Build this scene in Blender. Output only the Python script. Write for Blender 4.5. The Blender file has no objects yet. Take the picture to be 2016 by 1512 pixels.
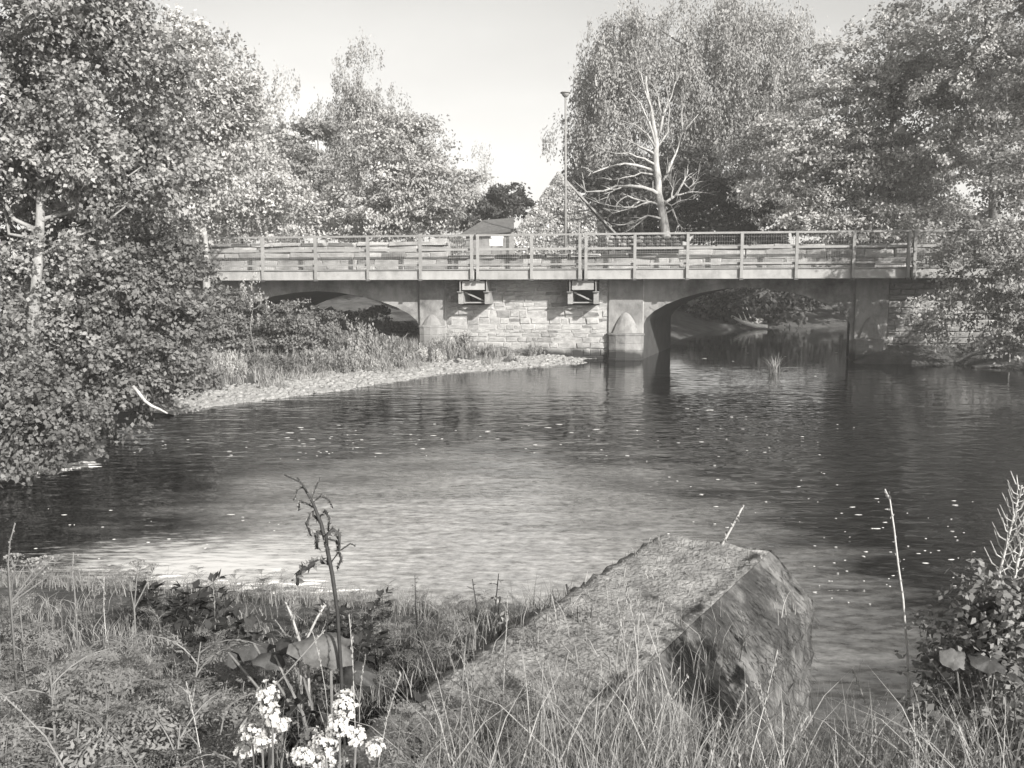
import bpy, math, random
import numpy as np
from mathutils import Vector, Matrix

S = bpy.context.scene
COL = S.collection
R = math.radians

# ------------------------------------------------------------------ camera
F_PX = 1746.0                       # focal length in photograph pixels (2016 wide)
CAM = Vector((0, 0, 3.2))
PITCH, ROLL = math.atan((756 - 550) / F_PX), R(0.2)
_fw = Vector((0, math.cos(PITCH), -math.sin(PITCH)))
_rt0 = Vector((1, 0, 0)); _up0 = _rt0.cross(_fw)
_rt = _rt0 * math.cos(ROLL) - _up0 * math.sin(ROLL)
_up = _rt.cross(_fw)
cd = bpy.data.cameras.new('camera'); cam = bpy.data.objects.new('camera', cd); COL.objects.link(cam)
cd.sensor_width = 36; cd.lens = F_PX / 2016 * 36; cd.clip_start = 0.05; cd.clip_end = 1000
M = Matrix(((_rt.x, _up.x, -_fw.x), (_rt.y, _up.y, -_fw.y), (_rt.z, _up.z, -_fw.z))).to_4x4()
M.translation = CAM; cam.matrix_world = M
S.camera = cam

# ------------------------------------------------------------------ light
SUN_EL, SUN_AZ = R(27), R(33)       # the sun stands behind the camera, to its right
w = bpy.data.worlds.new('World'); S.world = w; w.use_nodes = True
nt = w.node_tree; nt.nodes.clear()
sky = nt.nodes.new('ShaderNodeTexSky'); sky.sky_type = 'NISHITA'; sky.sun_disc = False
sky.sun_elevation = SUN_EL; sky.sun_rotation = math.pi - SUN_AZ
sky.air_density = 1.0; sky.dust_density = 2.2; sky.ozone_density = 1.0
sep = nt.nodes.new('ShaderNodeRGBToBW'); comb = nt.nodes.new('ShaderNodeVectorMath'); comb.operation = 'SCALE'
comb.inputs[0].default_value = (1.0, 0.988, 0.955)
bg = nt.nodes.new('ShaderNodeBackground'); bg.inputs[1].default_value = 0.114
wo = nt.nodes.new('ShaderNodeOutputWorld')
nt.links.new(sky.outputs[0], sep.inputs[0])
wtc = nt.nodes.new('ShaderNodeTexCoord'); wnz = nt.nodes.new('ShaderNodeTexNoise'); wnz.inputs['Scale'].default_value = 2.2; wnz.inputs['Detail'].default_value = 6
wmp = nt.nodes.new('ShaderNodeMapping'); wmp.inputs['Scale'].default_value = (1, 1, 2.5); nt.links.new(wtc.outputs['Generated'], wmp.inputs[0]); nt.links.new(wmp.outputs[0], wnz.inputs['Vector'])
wmr = nt.nodes.new('ShaderNodeMapRange'); wmr.inputs['From Min'].default_value = 0.3; wmr.inputs['From Max'].default_value = 0.7; wmr.inputs['To Min'].default_value = 0.86; wmr.inputs['To Max'].default_value = 1.08
wmu = nt.nodes.new('ShaderNodeMath'); wmu.operation = 'MULTIPLY'; nt.links.new(wnz.outputs[0], wmr.inputs[0]); nt.links.new(wmr.outputs[0], wmu.inputs[0]); nt.links.new(sep.outputs[0], wmu.inputs[1])
nt.links.new(wmu.outputs[0], comb.inputs['Scale'])
nt.links.new(comb.outputs[0], bg.inputs[0]); nt.links.new(bg.outputs[0], wo.inputs[0])
sl = bpy.data.lights.new('sun', 'SUN'); sl.energy = 4.6; sl.angle = R(0.6); sl.color = (1.0, 0.98, 0.945)
so = bpy.data.objects.new('sun', sl); COL.objects.link(so)
ld = Vector((-math.sin(SUN_AZ) * math.cos(SUN_EL), math.cos(SUN_AZ) * math.cos(SUN_EL), -math.sin(SUN_EL)))
so.rotation_euler = ld.to_track_quat('-Z', 'Y').to_euler(); so.location = (20, -30, 30)
vs = S.view_settings; vs.view_transform = 'Standard'; vs.look = 'None'; vs.gamma = 1; vs.exposure = 1.1
vs.use_curve_mapping = False
S.cycles.max_bounces = 6; S.cycles.diffuse_bounces = 3; S.cycles.glossy_bounces = 3; S.cycles.transmission_bounces = 3

# ------------------------------------------------------------------ helpers
def ray(px, py):
    return (_fw + _rt * ((px - 1008) / F_PX) - _up * ((py - 756) / F_PX))
def at(px, py, Y):                  # the point at distance Y in front of the camera
    d = ray(px, py); return CAM + d * (Y / d.y)
def on_z(px, py, z):
    d = ray(px, py); return CAM + d * ((z - CAM.z) / d.z)

TINT = (1.0, 0.982, 0.955)
def grey(v): return (v * TINT[0], v * TINT[1], v * TINT[2], 1)

def new_mat(name):
    m = bpy.data.materials.new(name); m.use_nodes = True
    n = m.node_tree.nodes; p = n['Principled BSDF']; return m, n, m.node_tree.links, p

def mat(name, lo, hi, scale=4.0, rough=0.85, bump=0.3, bscale=None, detail=8, contrast=(0.3, 0.7), stretch=(1, 1, 1), blotch=None, dist=0.02, wet=False):
    m, n, l, p = new_mat(name)
    tc = n.new('ShaderNodeTexCoord'); mp = n.new('ShaderNodeMapping'); mp.inputs['Scale'].default_value = stretch
    l.new(tc.outputs['Object'], mp.inputs[0])
    nz = n.new('ShaderNodeTexNoise'); nz.inputs['Scale'].default_value = scale; nz.inputs['Detail'].default_value = detail; nz.inputs['Roughness'].default_value = 0.65
    l.new(mp.outputs[0], nz.inputs['Vector'])
    rp = n.new('ShaderNodeValToRGB'); e = rp.color_ramp.elements
    e[0].position, e[1].position = contrast; e[0].color, e[1].color = grey(lo), grey(hi)
    l.new(nz.outputs[0], rp.inputs[0])
    col = rp.outputs[0]
    oi = n.new('ShaderNodeObjectInfo'); mr = n.new('ShaderNodeMapRange'); mr.inputs['To Min'].default_value = 0.88; mr.inputs['To Max'].default_value = 1.08
    l.new(oi.outputs['Random'], mr.inputs[0])
    mx = n.new('ShaderNodeMix'); mx.data_type = 'RGBA'; mx.blend_type = 'MULTIPLY'; mx.inputs[0].default_value = 1
    l.new(col, mx.inputs[6]); l.new(mr.outputs[0], mx.inputs[7]); col = mx.outputs[2]
    if blotch:                      # (scale, colour, from, to): stains with a shape of their own
        bz = n.new('ShaderNodeTexNoise'); bz.inputs['Scale'].default_value = blotch[0]; bz.inputs['Detail'].default_value = 10; bz.inputs['Roughness'].default_value = 0.7
        geo = n.new('ShaderNodeNewGeometry'); l.new(geo.outputs['Position'], bz.inputs['Vector'])
        br = n.new('ShaderNodeValToRGB'); be = br.color_ramp.elements; be[0].position, be[1].position = blotch[2], blotch[3]
        l.new(bz.outputs[0], br.inputs[0])
        m2 = n.new('ShaderNodeMix'); m2.data_type = 'RGBA'; l.new(br.outputs[0], m2.inputs[0]); l.new(col, m2.inputs[6]); m2.inputs[7].default_value = grey(blotch[1])
        col = m2.outputs[2]
    if wet:                         # algae left by the river just above the water line
        g2 = n.new('ShaderNodeNewGeometry'); sx = n.new('ShaderNodeSeparateXYZ'); l.new(g2.outputs['Position'], sx.inputs[0])
        wz = n.new('ShaderNodeTexNoise'); wz.inputs['Scale'].default_value = 1.4; wz.inputs['Detail'].default_value = 8; l.new(g2.outputs['Position'], wz.inputs['Vector'])
        ad = n.new('ShaderNodeMath'); ad.operation = 'MULTIPLY_ADD'; l.new(wz.outputs[0], ad.inputs[0]); ad.inputs[1].default_value = -0.7; l.new(sx.outputs[2], ad.inputs[2])
        wr = n.new('ShaderNodeMapRange'); wr.inputs['From Min'].default_value = -0.12; wr.inputs['From Max'].default_value = 0.14; wr.inputs['To Min'].default_value = 1; wr.inputs['To Max'].default_value = 0; l.new(ad.outputs[0], wr.inputs[0])
        m3 = n.new('ShaderNodeMix'); m3.data_type = 'RGBA'; l.new(wr.outputs[0], m3.inputs[0]); l.new(col, m3.inputs[6]); m3.inputs[7].default_value = grey(0.03); col = m3.outputs[2]
    l.new(col, p.inputs['Base Color'])
    p.inputs['Roughness'].default_value = rough; p.inputs['Specular IOR Level'].default_value = 0.25
    if bump:
        b2 = n.new('ShaderNodeTexNoise'); b2.inputs['Scale'].default_value = bscale or scale * 5; b2.inputs['Detail'].default_value = 8
        l.new(mp.outputs[0], b2.inputs['Vector'])
        bp = n.new('ShaderNodeBump'); bp.inputs['Strength'].default_value = bump; bp.inputs['Distance'].default_value = dist
        l.new(b2.outputs[0], bp.inputs['Height']); l.new(bp.outputs[0], p.inputs['Normal'])
    return m

def leaf_mat(name, lo, hi, trans=0.32, rough=0.6, spec=0.15):
    m, n, l, p = new_mat(name)
    a = n.new('ShaderNodeAttribute'); a.attribute_name = 'rnd'
    rp = n.new('ShaderNodeValToRGB'); e = rp.color_ramp.elements; e[0].color, e[1].color = grey(lo), grey(hi)
    l.new(a.outputs['Fac'], rp.inputs[0]); l.new(rp.outputs[0], p.inputs['Base Color'])
    p.inputs['Roughness'].default_value = rough; p.inputs['Specular IOR Level'].default_value = spec
    t = n.new('ShaderNodeBsdfTranslucent'); l.new(rp.outputs[0], t.inputs[0])
    ms = n.new('ShaderNodeMixShader'); ms.inputs[0].default_value = trans
    l.new(p.outputs[0], ms.inputs[1]); l.new(t.outputs[0], ms.inputs[2])
    l.new(ms.outputs[0], n['Material Output'].inputs[0])
    return m

class MB:
    def __init__(s): s.v = []; s.f = []
    def quad_box(s, c):             # c: 8 corners, bottom 4 (ccw) then top 4
        b = len(s.v); s.v += [tuple(x) for x in c]
        s.f += [(b+3, b+2, b+1, b), (b+4, b+5, b+6, b+7), (b, b+1, b+5, b+4), (b+1, b+2, b+6, b+5), (b+2, b+3, b+7, b+6), (b+3, b, b+4, b+7)]
        return s
    def box(s, x0, x1, y0, y1, z0, z1):
        return s.quad_box([(x0, y0, z0), (x1, y0, z0), (x1, y1, z0), (x0, y1, z0), (x0, y0, z1), (x1, y0, z1), (x1, y1, z1), (x0, y1, z1)])
    def bar(s, a, b, wd, h):        # a rectangular bar from a to b
        a, b = Vector(a), Vector(b); d = (b - a).normalized()
        sd = d.cross(Vector((0, 0, 1)));
        if sd.length < 1e-3: sd = Vector((1, 0, 0))
        sd.normalize(); up = sd.cross(d); sd = sd * wd / 2; up = up * h / 2
        return s.quad_box([a - sd - up, b - sd - up, b + sd - up, a + sd - up, a - sd + up, b - sd + up, b + sd + up, a + sd + up])
    def tube(s, pts, rad, n=6, cap=True):
        pts = [Vector(p) for p in pts]; k = len(pts)
        if not hasattr(rad, '__len__'): rad = [rad] * k
        b = len(s.v)
        ref = None
        for i, p in enumerate(pts):
            d = (pts[min(i+1, k-1)] - pts[max(i-1, 0)])
            d = d.normalized() if d.length > 1e-9 else Vector((0, 0, 1))
            if ref is None: ref = Vector((1, 0, 0)) if abs(d.x) < 0.8 else Vector((0, 1, 0))
            x = (ref - d * ref.dot(d)).normalized(); y = d.cross(x); ref = x
            for j in range(n):
                t = 2 * math.pi * j / n
                s.v.append(tuple(p + (x * math.cos(t) + y * math.sin(t)) * rad[i]))
        for i in range(k - 1):
            for j in range(n):
                a0 = b + i * n + j; a1 = b + i * n + (j + 1) % n
                s.f.append((a0, a1, a1 + n, a0 + n))
        if cap:
            s.f.append(tuple(b + j for j in reversed(range(n)))); s.f.append(tuple(b + (k-1) * n + j for j in range(n)))
        return s
    def lathe(s, prof, c=(0, 0, 0), n=16, a0=0, a1=2 * math.pi):
        b = len(s.v); full = abs(a1 - a0 - 2 * math.pi) < 1e-6; m = n if full else n + 1
        for r_, z in prof:
            for j in range(m):
                t = a0 + (a1 - a0) * j / n
                s.v.append((c[0] + r_ * math.cos(t), c[1] + r_ * math.sin(t), c[2] + z))
        for i in range(len(prof) - 1):
            for j in range(n):
                j2 = (j + 1) % m
                s.f.append((b + i*m + j, b + i*m + j2, b + (i+1)*m + j2, b + (i+1)*m + j))
        return s
    def build(s, name, material, parent=None, smooth=False, bevel=0):
        me = bpy.data.meshes.new(name); me.from_pydata(s.v, [], s.f); me.update()
        me.materials.append(material)
        if smooth: me.polygons.foreach_set('use_smooth', [True] * len(me.polygons))
        o = bpy.data.objects.new(name, me); COL.objects.link(o); o.parent = parent
        if bevel:
            bv = o.modifiers.new('bevel', 'BEVEL'); bv.width = bevel; bv.segments = 1; bv.limit_method = 'ANGLE'
        return o

def empty(name, loc=(0, 0, 0), rz=0):
    o = bpy.data.objects.new(name, None); COL.objects.link(o); o.location = loc; o.rotation_euler = (0, 0, rz)
    o.empty_display_size = 0.1; return o
def tag(o, label=None, cat=None, group=None, kind=None):
    if label: o['label'] = label
    if cat: o['category'] = cat
    if group: o['group'] = group
    if kind: o['kind'] = kind
    return o
def copy_tree(o, parent=None):
    c = o.copy(); COL.objects.link(c); c.parent = parent
    for ch in list(o.children): copy_tree(ch, c)
    return c

def norm(a): return a / (np.linalg.norm(a, axis=1, keepdims=True) + 1e-9)

def leaf_object(name, material, parent, C, D, N, L, W, rnd, fold=0.12, smooth=False):
    n = len(C); D = norm(D); Sd = norm(np.cross(D, N)); Nn = np.cross(Sd, D)
    L = L.reshape(-1, 1)
    v = np.empty((n, 4, 3), np.float32)
    v[:, 0] = C - D * L * 0.5; v[:, 2] = C + D * L * 0.5
    v[:, 1] = C + Sd * L * W * 0.5 + Nn * L * fold - D * L * 0.06; v[:, 3] = C - Sd * L * W * 0.5 + Nn * L * fold - D * L * 0.06
    me = bpy.data.meshes.new(name)
    me.vertices.add(n * 4); me.vertices.foreach_set('co', v.reshape(-1))
    me.loops.add(n * 4); me.loops.foreach_set('vertex_index', np.arange(n * 4, dtype=np.int32))
    me.polygons.add(n); me.polygons.foreach_set('loop_start', np.arange(0, n * 4, 4, dtype=np.int32))
    try: me.polygons.foreach_set('loop_total', np.full(n, 4, np.int32))
    except Exception: pass
    at_ = me.attributes.new('rnd', 'FLOAT', 'FACE'); at_.data.foreach_set('value', np.clip(rnd, 0, 1).astype(np.float32))
    me.update(calc_edges=True); me.materials.append(material)
    o = bpy.data.objects.new(name, me); COL.objects.link(o); o.parent = parent
    return o

def blobs_px(lst, Y):               # (px, py, rx, ry[, dY, rd]) -> centre, radii in metres
    out = []
    for b in lst:
        y = Y + (b[4] if len(b) > 4 else 0)
        c = at(b[0], b[1], y); rx, rz = b[2] / F_PX * y, b[3] / F_PX * y
        rd = b[5] if len(b) > 5 else (rx + rz) / 2
        out.append((np.array(c), np.array((rx, rd, rz))))
    return out

def crown_points(blobs, ncl, per, spread, flat, rng, shell=0.45, style='broad'):
    vol = np.array([np.prod(r) ** 0.72 for _, r in blobs]); vol /= vol.sum()
    idx = rng.choice(len(blobs), ncl, p=vol)
    Cc = np.array([b[0] for b in blobs])[idx]; Rr = np.array([b[1] for b in blobs])[idx]
    # boughs: every cluster belongs to one of a smaller number of rounded or layered boughs, with gaps between them
    nb = max(6, ncl // 12)
    d = norm(rng.normal(size=(nb, 3)) + np.array((0, -0.25, 0.1)))
    rad = (shell + (1 - shell) * rng.random((nb, 1)) ** 0.6) * (0.85 + 0.26 * rng.random((nb, 1)))
    Bc = Cc[:nb] + d * Rr[:nb] * rad; bo = norm(d / Rr[:nb])
    ib = rng.integers(0, nb, ncl); bs = (0.6 + 0.8 * rng.random((nb, 1)))[ib] * spread * 1.75
    d2 = norm(rng.normal(size=(ncl, 3)) + bo[ib] * 0.5 + np.array((0, 0, 0.35)))
    P = Bc[ib] + d2 * bs * (0.55 + 0.45 * rng.random((ncl, 1))) * (np.array((1, 1, 1.25)) if style == 'weep' else np.array((1.15, 1.15, max(0.45, flat))))
    out = norm(bo[ib] * 0.6 + d2)
    brn = rng.random(nb)[ib]
    n = ncl * per
    P2 = np.repeat(P, per, 0); O2 = np.repeat(out, per, 0)
    sz = np.repeat(0.5 + 0.6 * rng.random((ncl, 1)), per, 0) * spread * 0.8
    g = rng.normal(size=(n, 3)) * 0.5
    if style == 'weep':
        g *= np.array((0.55, 0.55, 1.5)); g[:, 2] -= 0.5
    else:
        h = norm(O2 * np.array((1, 1, 0.0)) + 1e-6)
        g *= np.array((1, 1, flat))
        al = (rng.random((n, 1)) - 0.35) * (1.15 - 0.7 * flat)
        g = g * 0.8 + h * al * 1.0 - np.array((0, 0, 1)) * np.abs(al) ** 2 * 0.5
    C = P2 + g * sz
    if style == 'weep':
        D = rng.normal(size=(n, 3)) * 0.4 + np.array((0, 0, -1.0)) + O2 * 0.2
        N = rng.normal(size=(n, 3)) * 0.8 + O2 * 0.8
    else:
        D = rng.normal(size=(n, 3)) * 0.7 + O2 * 0.7 + np.array((0, 0, -0.35))
        N = rng.normal(size=(n, 3)) * 0.65 + np.array((0, 0, 0.38)) + O2 * 0.75
    rnd = np.repeat(rng.random(ncl) * 0.25 + brn * 0.4, per) + rng.random(n) * 0.35
    return C, D, N, rnd, P

def limb_path(a, b, rng, sag=0.1, n=5, jit=0.06):
    a, b = np.array(a, float), np.array(b, float); L = np.linalg.norm(b - a)
    pts = []
    for i in range(n + 1):
        t = i / n; p = a + (b - a) * t
        p[2] += math.sin(t * math.pi) * sag * L
        if 0 < i < n: p += rng.normal(size=3) * jit * L / 2
        pts.append(p)
    return pts

def tree(name, label, cat, base, top, blobs, ncl, per, leaf, lm, bark, rtrunk=0.25, spread=0.7, flat=0.4, style='broad', ratio=0.6,
         seed=1, limbs=18, shell=0.45, lean=None, group=None, trunk_name='trunk', crown_name='crown', rlimb=None, bend=0.15):
    rng = np.random.default_rng(seed)
    base = Vector(base); e = empty(name, base); tag(e, label, cat, group)
    C, D, N, rnd, P = crown_points(blobs, ncl, per, spread, flat, rng, shell, style)
    off = np.array(base)
    L = leaf * (0.65 + 0.7 * rng.random(len(C)))
    leaf_object(crown_name, lm, e, C - off, D, N, L, ratio, rnd)
    b = MB(); top = Vector(top) - base
    tp = []
    for i in range(8):
        t = i / 7; p = Vector((top.x * t, top.y * t, top.z * t)); p.x += math.sin(t * 5 + seed) * bend * (t * (1 - t) * 4); p.y += math.cos(t * 4 + seed) * bend * (t * (1 - t) * 4)
        tp.append(p)
    b.tube(tp, [rtrunk * (1.25 - 0.2) * (1 - 0.85 * i / 7) + (0.25 * rtrunk if i == 0 else 0) for i in range(8)], 9)
    rl = rlimb or rtrunk * 0.35
    for k in range(limbs):
        tgt = P[rng.integers(len(P))] - off
        zt = min(max(tgt[2] - 0.35 * math.hypot(tgt[0], tgt[1]), top.z * 0.15), top.z * 0.95)
        t = zt / max(top.z, 0.1); i = min(int(t * 7), 6); fr = t * 7 - i
        st = tp[i].lerp(tp[i+1], fr)
        pth = limb_path(st, tgt, rng, 0.08, 5, 0.10)
        r0 = rl * (0.6 + 0.5 * rng.random()) * (1 - 0.5 * t)
        b.tube(pth, [r0 * (1 - 0.82 * j / 5) for j in range(6)], 5)
        for q in range(2):
            j = rng.integers(2, 5); pe = np.array(pth[j]) + rng.normal(size=3) * 0.18 * np.linalg.norm(np.array(tgt) - np.array(st))
            b.tube(limb_path(pth[j], pe, rng, 0.02, 3, 0.1), [r0 * 0.4, r0 * 0.3, r0 * 0.2, r0 * 0.08], 4)
    b.build(trunk_name, bark, e, smooth=True)
    return e

# ------------------------------------------------------------------ materials
M_stone = mat('squared stone', 0.22, 0.40, 2.2, 0.9, 0.6, 22, blotch=(0.9, 0.11, 0.47, 0.72), wet=True)
M_stone_dark = mat('weathered stone', 0.13, 0.26, 1.6, 0.92, 0.6, 20, blotch=(0.8, 0.05, 0.5, 0.7), wet=True)
M_mortar = mat('lime mortar', 0.22, 0.38, 5, 0.95, 0.5, 40, blotch=(0.9, 0.11, 0.47, 0.72), wet=True)
M_render = mat('rendered masonry', 0.13, 0.28, 1.6, 0.92, 0.5, 25, blotch=(0.6, 0.055, 0.46, 0.68), stretch=(1, 1, 0.4), wet=True)
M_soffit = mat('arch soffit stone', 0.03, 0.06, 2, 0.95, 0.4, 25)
M_steel = mat('painted grey steel', 0.17, 0.25, 3, 0.55, 0.1, 60, blotch=(2.2, 0.15, 0.6, 0.8))
M_girder = mat('grey girder paint', 0.21, 0.31, 2.5, 0.6, 0.1, 60, blotch=(1.6, 0.13, 0.5, 0.8), stretch=(1, 1, 0.35))
M_coping = mat('pale verge coping', 0.34, 0.5, 3, 0.9, 0.3, 40)
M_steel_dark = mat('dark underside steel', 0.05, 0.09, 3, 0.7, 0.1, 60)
M_deck = mat('deck boards', 0.10, 0.18, 3, 0.9, 0.3)
M_concrete = mat('concrete', 0.16, 0.28, 3, 0.9, 0.4, 50)
M_soil = mat('dark soil', 0.03, 0.10, 1.5, 0.95, 0.8, 9, dist=0.06)
M_gravel = mat('pale gravel', 0.16, 0.36, 7, 0.95, 0.9, 30, dist=0.05, contrast=(0.25, 0.7))
M_bark = mat('pale bark', 0.14, 0.34, 5, 0.9, 0.5, 30, stretch=(1, 1, 0.3))
M_bark_dark = mat('grey bark', 0.07, 0.18, 5, 0.9, 0.5, 30, stretch=(1, 1, 0.3))
M_dead = mat('bleached dead wood', 0.18, 0.44, 9, 0.85, 0.4, 40, stretch=(1, 1, 0.3))
M_slate = mat('slate roof', 0.07, 0.14, 6, 0.8, 0.4, 30)
M_white = mat('white paint', 0.5, 0.65, 4, 0.6, 0.05)
M_pole = mat('lamp post paint', 0.14, 0.2, 4, 0.5, 0.05)
M_wallface = mat('dark mottled masonry', 0.03, 0.19, 9, 0.85, 0.9, 30, stretch=(1, 0.8, 0.38), dist=0.03, contrast=(0.34, 0.68), blotch=(2.0, 0.03, 0.5, 0.62))  # side and end of the river wall: darker than its top, blotched
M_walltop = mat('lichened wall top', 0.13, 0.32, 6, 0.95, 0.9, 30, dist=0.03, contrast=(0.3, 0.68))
M_foam = mat('river foam', 0.4, 0.65, 5, 0.7, 0.4, 20)
L_alder = leaf_mat('alder leaf', 0.1, 0.42)
L_mid = leaf_mat('mid green leaf', 0.12, 0.4)
L_pale = leaf_mat('pale leaf', 0.26, 0.56)
L_syc = leaf_mat('sycamore leaf', 0.18, 0.55)
L_dark = leaf_mat('dark leaf', 0.03, 0.12)
L_weep = leaf_mat('willow leaf', 0.17, 0.42)
L_bush = leaf_mat('bush leaf', 0.06, 0.26)
L_ivy = leaf_mat('ivy leaf', 0.10, 0.42, 0.1, 0.4, 0.5)
L_weed = leaf_mat('weed leaf', 0.09, 0.28)
L_weed_dark = leaf_mat('dark weed leaf', 0.02, 0.07)
L_grass = leaf_mat('dry grass', 0.12, 0.36)
L_petal = leaf_mat('white petal', 0.42, 0.62, 0.3, 0.6, 0.2)
#@SETTING
# ------------------------------------------------------------------ terrain and river
RIVER = np.array([(-40, 9.5), (-14, 9.6), (-6, 9.2), (-3, 8.9), (-0.6, 8.3), (1.2, 7.2), (2.2, 6.3), (4, 5.7), (8, 5.6), (20, 9), (20, 20), (18.5, 30), (16.5, 33.0),
                  (13.0, 33.2), (13.6, 36), (16.5, 42), (24, 53), (22, 59), (17, 58), (12.5, 55), (9.3, 48), (7.2, 41), (5.2, 37.5), (4.6, 36.2), (2.6, 35.8), (2.6, 34.0), (-2.4, 30.3),
                  (-5.2, 25.6), (-7.8, 22.4), (-8.6, 18.8), (-7.3, 15.7), (-8.6, 14.4), (-14, 13.6), (-40, 14)])
def river_dist(X, Y):               # positive on land, negative in the water
    P = np.stack([X.ravel(), Y.ravel()], 1); n = len(RIVER)
    dmin = np.full(len(P), 1e9); inside = np.zeros(len(P), bool)
    for i in range(n):
        a, b = RIVER[i], RIVER[(i + 1) % n]; ab = b - a
        t = np.clip(((P - a) @ ab) / (ab @ ab), 0, 1); q = a + t[:, None] * ab
        dmin = np.minimum(dmin, np.hypot(*(P - q).T))
        c = ((a[1] > P[:, 1]) != (b[1] > P[:, 1])) & (P[:, 0] < (b[0] - a[0]) * (P[:, 1] - a[1]) / (b[1] - a[1] + 1e-12) + a[0])
        inside ^= c
    return np.where(inside, -dmin, dmin).reshape(X.shape)
def sstep(a, b, x): t = np.clip((x - a) / (b - a), 0, 1); return t * t * (3 - 2 * t)
def ground_z(X, Y):
    X, Y = np.asarray(X, float), np.asarray(Y, float); d = river_dist(X, Y); dl = np.maximum(d, 0)
    A = 1.6 * (1 - np.exp(-dl * (0.2 + 0.17 * sstep(-0.8, 0.5, X))))
    B = np.minimum(0.055 * np.minimum(dl, 3.5) + 0.12 * np.maximum(dl - 3.5, 0), 0.95) + 0.03 * np.minimum(dl, 1)
    Cc = np.minimum(0.6 * dl, 2.4); Dd = np.minimum(0.30 * dl, 0.95 + 2.2 * sstep(44, 66, Y) + 2.0 * sstep(14, 17, X) + 1.5 * (1 - sstep(-22, -14, X)))
    # the bank drops away on the water side of the old wall
    side_ = (X - 1.83) * 0.85 - (Y - 6.2) * 0.527; wr_ = sstep(-0.15, 0.15, side_)
    A = A * (1 - wr_) + wr_ * (np.minimum(0.07 * dl, 0.35) + 1.1 * (1 - sstep(2.7, 4.5, Y)))
    wA = 1 - sstep(10.8, 12.8, Y); wC = sstep(9, 14, X) * (1 - wA)
    wD = sstep(41, 50, Y)
    h = A * wA + (1 - wA) * (B * (1 - sstep(9, 14, X)) + Cc * sstep(9, 14, X)); h = h * (1 - wD) + Dd * wD
    bumps = 0.05 * np.sin(X * 1.7 + 0.6 * np.sin(Y * 1.1)) * np.cos(Y * 1.3 + X * 0.4) + 0.025 * np.sin(X * 4.1 + Y * 2.3) * np.cos(Y * 5.3 - X)
    h = h + bumps * np.clip(dl * 0.8, 0, 1)
    return np.where(d < 0, np.maximum(-1.2, d * 0.22) - 0.01, h)
def gz(x, y): return float(ground_z(np.array([x]), np.array([y]))[0])

xs = np.concatenate([[-400, -200, -100, -60, -40], np.arange(-30, 34, 0.4), [40, 60, 100, 200, 400]])
ys = np.concatenate([[-100, -40, -15], np.arange(-6, 72, 0.4), [78, 90, 120, 200, 400, 800]])
Xg, Yg = np.meshgrid(xs, ys); Zg = ground_z(Xg, Yg)
b = MB(); b.v = list(zip(Xg.ravel().tolist(), Yg.ravel().tolist(), Zg.ravel().tolist()))
nx = len(xs)
b.f = [(j*nx+i, j*nx+i+1, (j+1)*nx+i+1, (j+1)*nx+i) for j in range(len(ys)-1) for i in range(nx-1)]
g_ = b.build('ground', M_soil, smooth=True); tag(g_, kind='structure')

# gravel bar: a pale sheet of shingle lying on the bank
def sheet(name, material, x0, x1, y0, y1, step, cond, lift, rng, amp=0.02):
    xs_, ys_ = np.arange(x0, x1, step), np.arange(y0, y1, step); X, Y = np.meshgrid(xs_, ys_)
    Z = ground_z(X, Y) + lift + rng.normal(size=X.shape) * amp
    ok = cond(X, Y); bb = MB(); idx = {}
    for j in range(len(ys_) - 1):
        for i in range(len(xs_) - 1):
            if ok[j, i] and ok[j+1, i] and ok[j, i+1] and ok[j+1, i+1]:
                q = []
                for (jj, ii) in ((j, i), (j, i+1), (j+1, i+1), (j+1, i)):
                    if (jj, ii) not in idx: idx[(jj, ii)] = len(bb.v); bb.v.append((float(X[jj, ii]), float(Y[jj, ii]), float(Z[jj, ii])))
                    q.append(idx[(jj, ii)])
                bb.f.append(tuple(q))
    return bb.build(name, material, smooth=True)
rg = np.random.default_rng(5)
def bar_cond(X, Y):
    d = river_dist(X, Y)
    return (d > -0.7) & (d < 2.7 + 0.8 * np.sin(X * 0.9)) & (Y > 20.8) & (Y < 37.5) & (X < 6)
tag(sheet('gravel_bar', M_gravel, -13, 6, 20.5, 37.5, 0.2, bar_cond, 0.03, rg), kind='structure')
# loose stones on the bar
sm = []
for k in range(3):
    bb = MB(); rr = random.Random(k)
    for i in range(5):
        for j in range(7):
            ph, th = math.pi * (i + 0.001) / 4.0, 2 * math.pi * j / 7
            q = 1 + rr.uniform(-0.18, 0.18)
            bb.v.append((math.sin(ph) * math.cos(th) * q, math.sin(ph) * math.sin(th) * q * 0.8, math.cos(ph) * 0.5 * q))
    for i in range(4):
        for j in range(7): bb.f.append((i*7+j, i*7+(j+1) % 7, (i+1)*7+(j+1) % 7, (i+1)*7+j))
    sm.append((bb.v, bb.f))
bb = MB(); rr = random.Random(11)
def add_pebble(bb, x, y, z, s, rr):
    v, f = sm[rr.randrange(3)]; b0 = len(bb.v); a = rr.uniform(0, 6.28); c_, s_ = math.cos(a), math.sin(a)
    bb.v += [(x + (p[0]*c_ - p[1]*s_) * s, y + (p[0]*s_ + p[1]*c_) * s, z + p[2] * s) for p in v]; bb.f += [tuple(b0 + i for i in q) for q in f]
cnt = 0
while cnt < 2600:
    x, y = rr.uniform(-12, 3.5), rr.uniform(21, 36.5)
    if -0.25 < river_dist(np.array([x]), np.array([y]))[0] < 2.4:
        add_pebble(bb, x, y, gz(x, y) + 0.03, rr.choice((0.03, 0.04, 0.05, 0.05, 0.08, 0.12)), rr); cnt += 1
tag(bb.build('gravel', M_gravel, smooth=True), 'loose pale shingle and pebbles scattered over the gravel bar', 'gravel', kind='stuff')

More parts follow.
